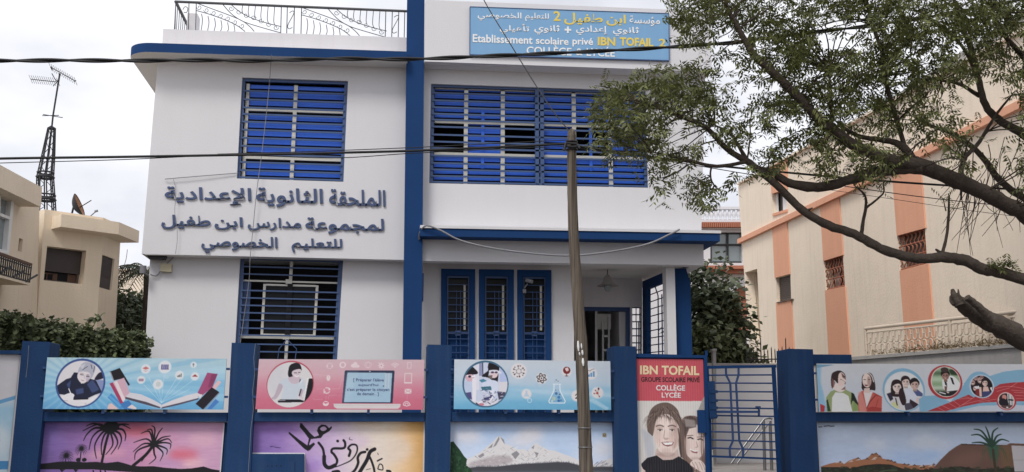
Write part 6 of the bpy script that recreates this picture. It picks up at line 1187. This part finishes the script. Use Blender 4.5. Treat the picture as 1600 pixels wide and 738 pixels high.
def palm_tree():
    Y = 25.; c = P(231, 424, Y); t = thing('palm_tree', 'feathery palm peeping out between the beige house and the school', 'palm tree', (c.x, Y, 0)); MB().tube([(c.x, Y, 0), (c.x + .05, Y, c.z * .5), (c.x, Y, c.z)], [.12, .09, .08], 10, wob=.05).build('trunk', M['bark'], t); V_ = []; st = MB(); g = random.Random(8)
    for k in range(22):
        an = g.uniform(0, 2 * pi); el = g.uniform(-.1, 1.1); L = g.uniform(.9, 1.3); d = Vector((cos(an), sin(an), 0)); pts = []
        for j in range(9): s = j / 8; pts.append(c + d * (L * s * cos(el * .7)) + Vector((0, 0, L * (s * sin(el) - s * s * .9))))
        st.tube(pts, .010, 4, cap=False)
        for j in range(1, 9):
            for sg in (-1, 1):
                for q in (0, .5):
                    p = pts[j] if q == 0 else pts[j].lerp(pts[j - 1], .5); tn = (pts[j] - pts[j - 1]).normalized(); sd = tn.cross(Vector((0, 0, 1))).normalized() * sg; e = p + (sd * .8 + tn * .5 - Vector((0, 0, .5))) * .34; w = tn * .016; V_.append([p - w, p + w, e])
    st.build('frond_stem', M['bark'], t); leafmesh('crown', np.array([[list(x) for x in v] for v in V_]), [(0, 1, 2)], M['palmleaf'], t)
palm_tree()

# ------------------------------------------------------------------ the street tree
DENS = ["000000699987438" "48878978899999", "000006987777777" "2415898999888", "000004643269994" "3278888677720", "000001113546898" "6687886676556", "013677761357775" "7885888745660", "378899999763257" "8954676523350"]
ROWS = [  # leafiness of the crown, 25-pixel cells from x=920, rows from y=0
 [0,0,0,0,0,6,9,9,9,8,7,4,3,8, 4,8,8,7,8,9,7,8,8,9,9,9,9], [0,0,0,0,0,6,9,8,7,7,7,7,7,7, 2,4,1,5,8,9,8,9,9,9,8,8,8], [0,0,0,0,0,4,6,4,2,3,6,9,9,9, 4,3,2,7,8,8,8,8,8,6,7,7,2],
 [0,0,0,0,1,1,1,3,5,4,6,8,9,8, 6,6,8,7,8,8,6,6,7,6,5,6,5], [0,1,3,6,7,7,7,6,1,3,5,7,7,7, 5,7,8,8,8,5,8,8,8,7,4,5,6], [3,7,8,8,9,9,9,7,6,3,2,5,7,7, 8,8,9,5,4,6,7,6,5,2,3,3,5],
 [5,8,9,9,9,8,8,7,5,2,5,8,8,8, 8,8,8,6,7,7,7,5,3,2,2,2,2], [4,7,8,5,6,3,5,6,4,4,5,5,3,3, 7,8,5,5,6,6,7,6,6,5,2,2,3], [4,7,8,8,7,2,2,3,5,5,2,3,5,6, 7,5,4,5,5,5,6,5,4,4,3,3,4],
 [3,5,5,7,7,6,5,0,0,0,3,5,6,6, 6,6,5,6,6,6,1,3,4,4,2,2,4], [0,0,1,2,4,2,1,1,0,2,5,5,2,3, 4,4,4,5,6,3,1,1,3,5,4,2,2], [0,0,0,0,5,1,5,5,4,3,1,1,0,0, 1,0,0,0,1,0,0,2,3,3,2,1,1], [0,0,0,0,2,0,5,5,3,0,0,0,0,0, 0,0,0,0,0,0,0,2,0,0,0,0,0]]
def street_tree():
    TY = 13.2; base = P(1730, 700, TY); bx = base.x
    t = thing('street_tree', 'large leafy street tree with a dark sawn limb overhanging the street wall', 'tree', (bx, TY, .13))
    m = MB(); q7 = V(930, 0, .4473); q6 = V(1050, 280, .4065); LIMBS = []
    pxr = lambda r: r * TY / 1800
    def limb(pts, rs, y0, y1, n=9):
        k = len(pts); P3 = []
        for i, (x, y) in enumerate(pts): P3.append(P(x, y, y0 + (y1 - y0) * i / (k - 1)))
        s = spline(P3, 5); rr = np.interp(np.linspace(0, k - 1, len(s)), range(k), [pxr(r) for r in rs]); s = [p + Vector((random.uniform(-1, 1), random.uniform(-1, 1), random.uniform(-1, 1))) * float(r_) * .10 for p, r_ in zip(s, rr)]
        m.tube(s, [float(x) for x in rr], n, wob=.07); LIMBS.append(s)
    trunk = [Vector((bx, TY, -.1)), Vector((bx, TY, .3)), Vector((bx - .05, TY, 1.2)), P(1725, 560, TY), P(1712, 470, TY), P(1705, 380, TY), P(1690, 260, TY), P(1670, 120, TY), P(1660, -20, TY)]
    m.tube(spline(trunk, 4), [float(x) for x in np.interp(np.linspace(0, 8, 33), range(9), [.36, .28, .24, .23, .22, .19, .13, .09, .05])], 12, wob=.06); LIMBS.append(spline(trunk[5:], 4))
    limb([(1712, 500), (1650, 455), (1600, 437), (1570, 427), (1538, 421), (1510, 408), (1477, 402), (1445, 404), (1416, 401), (1375, 388), (1334, 366), (1294, 352), (1253, 328), (1213, 289), (1171, 255), (1136, 233), (1100, 198), (1051, 178), (997, 156)], [14, 11, 10, 9.5, 9.5, 9.5, 9, 8, 8, 7.5, 7.2, 7, 6.4, 6, 5.5, 4.6, 3.8, 2.5, 1.4], 13.1, 12.6)
    limb([(1708, 440), (1650, 375), (1600, 335), (1556, 310), (1511, 290), (1475, 274), (1445, 262), (1426, 255)], [17, 15, 13.5, 13, 13, 12.5, 13, 12], 13.1, 12.5)
    limb([(1440, 262), (1404, 264), (1355, 272), (1310, 287), (1270, 293), (1234, 286), (1207, 270), (1180, 262)], [11, 9.5, 8.5, 8, 8, 7, 5.5, 4], 12.5, 12.8)
    limb([(1440, 258), (1400, 252), (1350, 235), (1301, 204), (1252, 157), (1216, 121), (1180, 89), (1154, 45), (1136, 10), (1128, -40)], [10, 9.5, 9, 8.5, 7, 6.5, 5.5, 4, 3, 1.5], 12.5, 12.0)
    limb([(1432, 258), (1413, 232), (1395, 222), (1372, 218), (1340, 212), (1312, 196)], [8, 7, 5, 4.5, 3.5, 2], 12.5, 12.9)
    limb([(1690, 300), (1640, 240), (1600, 210), (1565, 190), (1540, 165), (1528, 120), (1518, 80), (1500, 30), (1480, -40)], [11, 9, 8, 7, 6, 5.5, 5, 4, 2], 13.2, 13.6)
    limb([(1528, 120), (1505, 75), (1480, 50), (1440, 20)], [4, 3, 2.5, 1.5], 13.5, 13.2); limb([(1530, 150), (1500, 132), (1470, 126)], [4, 3, 1.8], 13.5, 13.0)
    limb([(1413, 228), (1382, 120), (1378, 80), (1360, 30), (1350, -30)], [4, 4, 3.5, 2.5, 1.5], 12.6, 13.2); limb([(1300, 203), (1298, 160), (1296, 110)], [3, 2.4, 1.4], 12.3, 12.7)
    limb([(1680, 420), (1640, 340), (1570, 290), (1530, 240), (1490, 210), (1450, 195), (1430, 180)], [8, 7, 6, 5, 4, 3, 2], 13.3, 14.0); limb([(1500, 282), (1506, 250), (1530, 222), (1556, 180), (1580, 150)], [5, 4, 3.2, 2.5, 1.5], 12.8, 13.4)
    limb([(1700, 330), (1630, 120), (1600, 90), (1560, 40), (1540, -30)], [8, 6, 5, 3.5, 2], 13.2, 12.4)
    limb([(1171, 256), (1155, 230), (1140, 208), (1115, 195)], [3.5, 3, 2, 1.2], 12.7, 12.9); limb([(1165, 253), (1120, 260), (1080, 252), (1050, 244), (1020, 238)], [3.2, 3, 2.6, 1.8, 1], 12.7, 12.4); limb([(1112, 258), (1110, 275), (1116, 290), (1128, 300)], [1.6, 1.5, 1.2, .8], 12.6, 12.6); limb([(1110, 276), (1092, 283)], [1.2, .8], 12.6, 12.5); limb([(1074, 258), (1060, 268), (1040, 278)], [1.6, 1.2, .8], 12.5, 12.5)
    limb([(1168, 248), (1172, 215), (1172, 190)], [1.6, 1.2, .8], 12.7, 12.7); limb([(1051, 180), (1035, 172), (1015, 168)], [1.8, 1.4, .8], 12.6, 12.4); limb([(1075, 186), (1060, 178), (1050, 190), (1030, 200)], [1.6, 1.3, 1.1, .7], 12.6, 12.5)
    limb([(1346, 366), (1349, 345), (1353, 322), (1351, 305), (1335, 290)], [3.4, 2.8, 2.4, 1.7, 1], 12.9, 12.9, 6); limb([(1352, 326), (1370, 312), (1381, 300), (1380, 285)], [2.2, 1.8, 1.3, .8], 12.9, 12.9, 6)
    limb([(1472, 398), (1479, 370), (1482, 340), (1483, 305)], [3, 2.4, 2.2, 1.2], 12.9, 12.9, 6); limb([(1478, 330), (1474, 312)], [1.2, .7], 12.9, 12.9, 5); limb([(1474, 398), (1462, 390)], [4, 1.5], 12.95, 12.9, 6); limb([(1260, 330), (1270, 325)], [3, .8], 12.75, 12.7, 5)
    # fine hanging twigs on the right
    g = random.Random(12)
    for _ in range(34):
        x = g.uniform(1500, 1600); y = g.uniform(210, 300); limb([(x, y), (x + g.uniform(-16, 10), y + g.uniform(20, 50)), (x + g.uniform(-45, 15), y + g.uniform(60, 110))], [.9, .7, .4], 13.3, 13.6, 4)
    # sawn limb
    limb([(1716, 620), (1660, 560), (1600, 532), (1575, 517), (1545, 502), (1520, 488), (1500, 474), (1492, 466)], [24, 20, 18, 17, 16, 13, 10, 9], 13.0, 12.4, 12); limb([(1500, 478), (1491, 462), (1488, 452)], [8, 5, 2.5], 12.4, 12.4); limb([(1499, 470), (1497, 452)], [3.5, .8], 12.4, 12.4, 6)
    limb([(1552, 502), (1535, 485), (1520, 472), (1511, 465)], [8, 6.5, 5.5, 5], 12.4, 12.3)
    # foliage: pinnate sprays, thick or thin after the leafiness grid
    SP = []; tw = []
    allp = [(p, l) for l in LIMBS for p in l]; AP = np.array([list(p) for p, _ in allp])
    def spray(c, s=1.):
        SP.append((c, s))
    for r, row in enumerate(ROWS):
        for cidx, d in enumerate(row):
            nn = rng.poisson(1.36 * d ** 1.12 * (.5 if d < 4 else 1.2 if d > 6 else 1) * (.6 if cidx > 19 and r > 4 else 1))
            for _ in range(nn): spray(P(920 + cidx * 25 + rng.uniform(0, 25), r * 25 + rng.uniform(0, 25), 12.7 + rng.normal() * .55), 1. if d > 3 else .75)
    for c in range(5, 36):
        for r in range(-6, 13):
            if c < 27 and r >= 0: continue
            lim = 8 if c < 27 else 6
            if (r < -3 and rng.uniform() < .3) or (c > 32 and r > 6): continue
            for _ in range(rng.poisson(lim * 1.6)): spray(P(920 + c * 25 + rng.uniform(0, 25), r * 25 + rng.uniform(0, 25), 13.0 + rng.normal() * .9))
    for _ in range(16): spray(P(rng.uniform(1530, 1585), rng.uniform(402, 418), 12.9), .8)
    for x, y in ((1480, 306), (1474, 312), (1484, 312), (1351, 303), (1380, 288), (1378, 296), (1338, 292), (1348, 300)): spray(P(x, y, 12.9), .6)
    vs = []; r = rng
    for c, s in SP:
        c = np.array(c); an = r.uniform(0, 2 * pi); el = r.uniform(-.75, .45); d = np.array([cos(an) * cos(el), sin(an) * cos(el), sin(el)]); nr = np.array([0, 0, 1.]) + r.normal(size=3) * .45; sd = np.cross(d, nr); sd /= np.linalg.norm(sd); nn = np.cross(sd, d); L = s * r.uniform(.17, .30); k = 6
        for j in range(k):
            f = (j + .6) / k; p = c + d * L * (f - .5) - np.array([0, 0, 1]) * L * .25 * f * f
            for sg in (-1, 1):
                ld = sd * sg * .86 + d * .5 - nn * .2 - np.array([0, 0, .22]) + r.normal(size=3) * .16; ld /= np.linalg.norm(ld); w = np.cross(ld, nn); w /= np.linalg.norm(w) + 1e-9; l = s * r.uniform(.060, .10) * (1 - .3 * abs(f - .45)); b = r.uniform(.13, .19) * l
                vs.append([p, p + ld * l * .4 + w * b, p + ld * l * .4 - w * b, p + ld * l - nn * l * .12])
        e = c + d * L * .5 - np.array([0, 0, 1]) * L * .25; vs.append([e, e + d * .03 + sd * .008, e + d * .03 - sd * .008, e + d * .075])
    leafmesh('crown', np.array(vs), [(0, 1, 2), (1, 3, 2)], M['leaf'], t)
    # twigs from the limbs to the sprays
    idx = rng.choice(len(SP), size=min(560, len(SP)), replace=False)
    for i in idx:
        c = np.array(SP[i][0]); dd = np.linalg.norm(AP - c, axis=1); j = int(dd.argmin())
        if dd[j] > 1.3 or dd[j] < .1: continue
        A = Vector(AP[j]); B = Vector(c); mid = A.lerp(B, .5) + Vector((random.uniform(-.08, .08), random.uniform(-.08, .08), random.uniform(-.02, .1))); s = spline([A, mid, B], 4); m.tube(s, [.011 - .0075 * k / (len(s) - 1) for k in range(len(s))], 4, cap=False)
    m.build('trunk', M['bark'], t)
street_tree()

# ================================================================== pole and cables
def utility_pole():
    Y = 15.2; zt = P(893, 205, Y); b = P(916, 800, Y)
    p = thing('utility_pole', 'weathered wooden utility pole standing before the school wall', 'pole', (b.x, Y, .13))
    prof = [(893, 208, 6.6), (893.5, 260, 7.6), (895, 330, 8.2), (898, 400, 8.6), (901, 440, 8.8), (905, 500, 9.4), (908, 535, 9.8), (909, 570, 9.4), (912, 640, 9.9), (914.5, 700, 10.4), (917, 760, 11), (920, 860, 12)]
    pts = [P(x, y, Y) for x, y, _ in prof]; pts[-1].z = .0; rs = [r * 15.2 / 1800 for *_, r in prof]; s = spline(pts, 5); rr = [float(v) for v in np.interp(np.linspace(0, 11, len(s)), range(12), rs)]
    random.seed(4); MB().tube(s, rr, 18, wob=.03).build('shaft', M['pole'], p)
    c = P(893, 203, Y); MB().tube([P(893, 214, Y), P(893.5, 206, Y), P(893, 201, Y)], [.060, .055, .012], 12).build('cap', M['pole'], p)
    m = MB()
    for y, x in ((222, 893.3), (234, 893.4)): q = P(x, y, Y); m = MB(); m.tube([q + Vector((.075 * cos(a), .075 * sin(a), 0)) for a in np.linspace(0, 2 * pi, 17)], .012, 5).build('strap', M['iron'], p)
    m = MB()
    for y in (224, 229): m.tube([P(884, y, Y - .08), P(902, y + 1, Y - .08)], .016, 6)
    m.tube([P(884, 224, Y - .1), P(881, 235, Y - .12)], .02, 6); m.tube([P(902, 226, Y - .1), P(906, 232, Y - .12)], .02, 6); m.build('clamp', M['iron'], p); m = MB()
    for y, x in ((669, 913.3), (699, 914.4)): q = P(x, y, Y); m = MB(); m.tube([q + Vector((.094 * cos(a), .094 * sin(a), 0)) for a in np.linspace(0, 2 * pi, 17)], .006, 5).build('strap', M['steel'], p)
    m = MB()
    for x, y, w, hh in ((903.5, 541, 2.4, 8), (908.5, 541, 1.6, 4), (910, 551, 2, 4), (911, 566, 2.6, 6), (905.5, 553, 1.4, 2.5)):
        q = P(x, y, Y - .099); m.tube([P(x - .3, y - hh, Y - .094), P(x, y, Y - .098), P(x + .6, y + hh, Y - .094)], [w * .0045, w * .0075, w * .0035], 6)
    m.build('paint_mark', M['paintwhite'], p)
utility_pole()
def cable(name, label, pts, r, m=None, k=8, twist=0):
    P3 = [P(*p) for p in pts]; s = spline(P3, k); mb = MB()
    if twist:
        L = 0; a = []; b = []
        for i, p in enumerate(s):
            if i: L += (p - s[i - 1]).length
            o = Vector((0, cos(L * twist), sin(L * twist))) * r * .9; a.append(p + o); b.append(p - o)
        mb.tube(a, r, 6); mb.tube(b, r, 6)
    else: mb.tube(s, r, 6)
    return tag(mb.build(name, m or M['cable']), label, 'cable')
Yp = 15.2
cable('power_cable', 'thick twisted black cable crossing in front of the eave and the signboard', [(-150, 92, 14.2), (0, 95, 14.2), (100, 94.5, 14.2), (200, 95, 14.2), (320, 94, 14.2), (400, 95, 14.2), (520, 92, 14.2), (645, 92.5, 14.2), (770, 87.5, 14.2), (927, 80.5, 14.2), (1045, 74, 14.2), (1100, 70, 14.2), (1154, 66, 14.2), (1250, 53, 14.2), (1370, 39, 14.2), (1500, 18, 14.2), (1660, -12, 14.2)], .016, None, 24, 5)
cable('power_cable', 'thick black cable above the wall lettering ending at the wooden pole top', [(-150, 253, 14.9), (0, 248, 14.9), (180, 245.5, 14.95), (360, 242.5, 15), (480, 240, 15.05), (640, 236, 15.1), (780, 230, 15.12), (886, 225, Yp - .1)], .017, None, 20)
cable('power_cable', 'thin black cable hugging the thick cable from beneath above the wall lettering', [(-150, 260, 14.9), (0, 255, 14.9), (180, 250, 14.95), (360, 243, 15), (520, 247, 15.05), (640, 240, 15.1), (780, 233, 15.12), (886, 229, Yp - .1)], .006, None, 12)
cable('power_cable', 'thin black cable sagging just above the thick one between the blue fin and the pole', [(340, 241, 15.0), (480, 237, 15.05), (640, 231, 15.1), (780, 224, 15.12), (888, 219, Yp - .1)], .006, None, 12)
cable('power_cable', 'thick black cable running from the pole beneath the street tree branches', [(902, 228, Yp - .1), (960, 237, 15.0), (1045, 249, 14.8), (1120, 259, 14.6), (1200, 267, 14.4), (1330, 279, 14.2), (1450, 288, 14.0), (1600, 297, 13.8), (1700, 303, 13.7)], .0145, None, 20)
cable('power_cable', 'thin black cable across the striped house below the thick one', [(902, 232, Yp - .1), (1045, 252, 15.0), (1200, 277, 14.8), (1310, 290, 14.7), (1410, 304, 14.6), (1510, 316, 14.5), (1600, 324, 14.4), (1700, 332, 14.3)], .006, None, 12)
cable('telephone_wire', 'faint wire lowest across the striped house', [(1290, 296, 15), (1400, 312, 15), (1500, 327, 15), (1600, 340, 15), (1700, 352, 15)], .0035, None, 10)
cable('power_cable', 'thin black cable slanting from above the signboard down to the pole top', [(741, -40, 17.5), (756, 0, 17.3), (795, 65, 16.6), (835, 130, 16.0), (865, 175, 15.6), (891, 207, Yp)], .008, None, 10)
cable('hanging_cable', 'grey cable loop drooping across the porch beam', [(655, 374, 19.7), (656, 364, 19.6), (662, 355, 19.45), (670, 353, 19.42), (690, 361, 19.42), (720, 376, 19.4), (770, 388, 19.4), (830, 396, 19.4), (891, 399.5, 19.4), (950, 394, 19.4), (1010, 382, 19.42), (1045, 367, 19.43), (1062, 358.5, 19.42)], .016, M['greycable'], 10)
cable('telephone_wire', 'thin pale wire hanging down the lettered wall from the eave', [(424, 86, 19.5), (421, 130, 19.85), (416, 180, 19.9), (409, 240, 19.9), (401, 300, 19.9), (396, 350, 19.92), (391, 402, 19.95), (389, 440, 20.1), (382, 490, 20.2), (375, 540, 20.22)], .006, M['greycable'], 8)
cable('telephone_wire', 'thin wire from a wall hook to the shuttered window above the lettering', [(259, 280, 19.97), (263, 279.5, 19.95), (310, 275.5, 19.95), (372, 270.5, 19.97)], .007, M['greycable'], 6)
cable('telephone_wire', 'thin wire dangling from the wall hook over the lettering', [(271, 280, 19.96), (275, 300, 19.92), (273, 330, 19.92), (276, 350, 19.92), (277, 375, 19.94), (274, 397, 19.95)], .004, M['greycable'], 6)
cable('telephone_wire', 'very thin wire beside the distant house hanging from the beige ledge', [(199, 390, 24), (197, 405, 24), (191, 425, 24), (186, 445, 24)], .006, M['greycable'], 6)
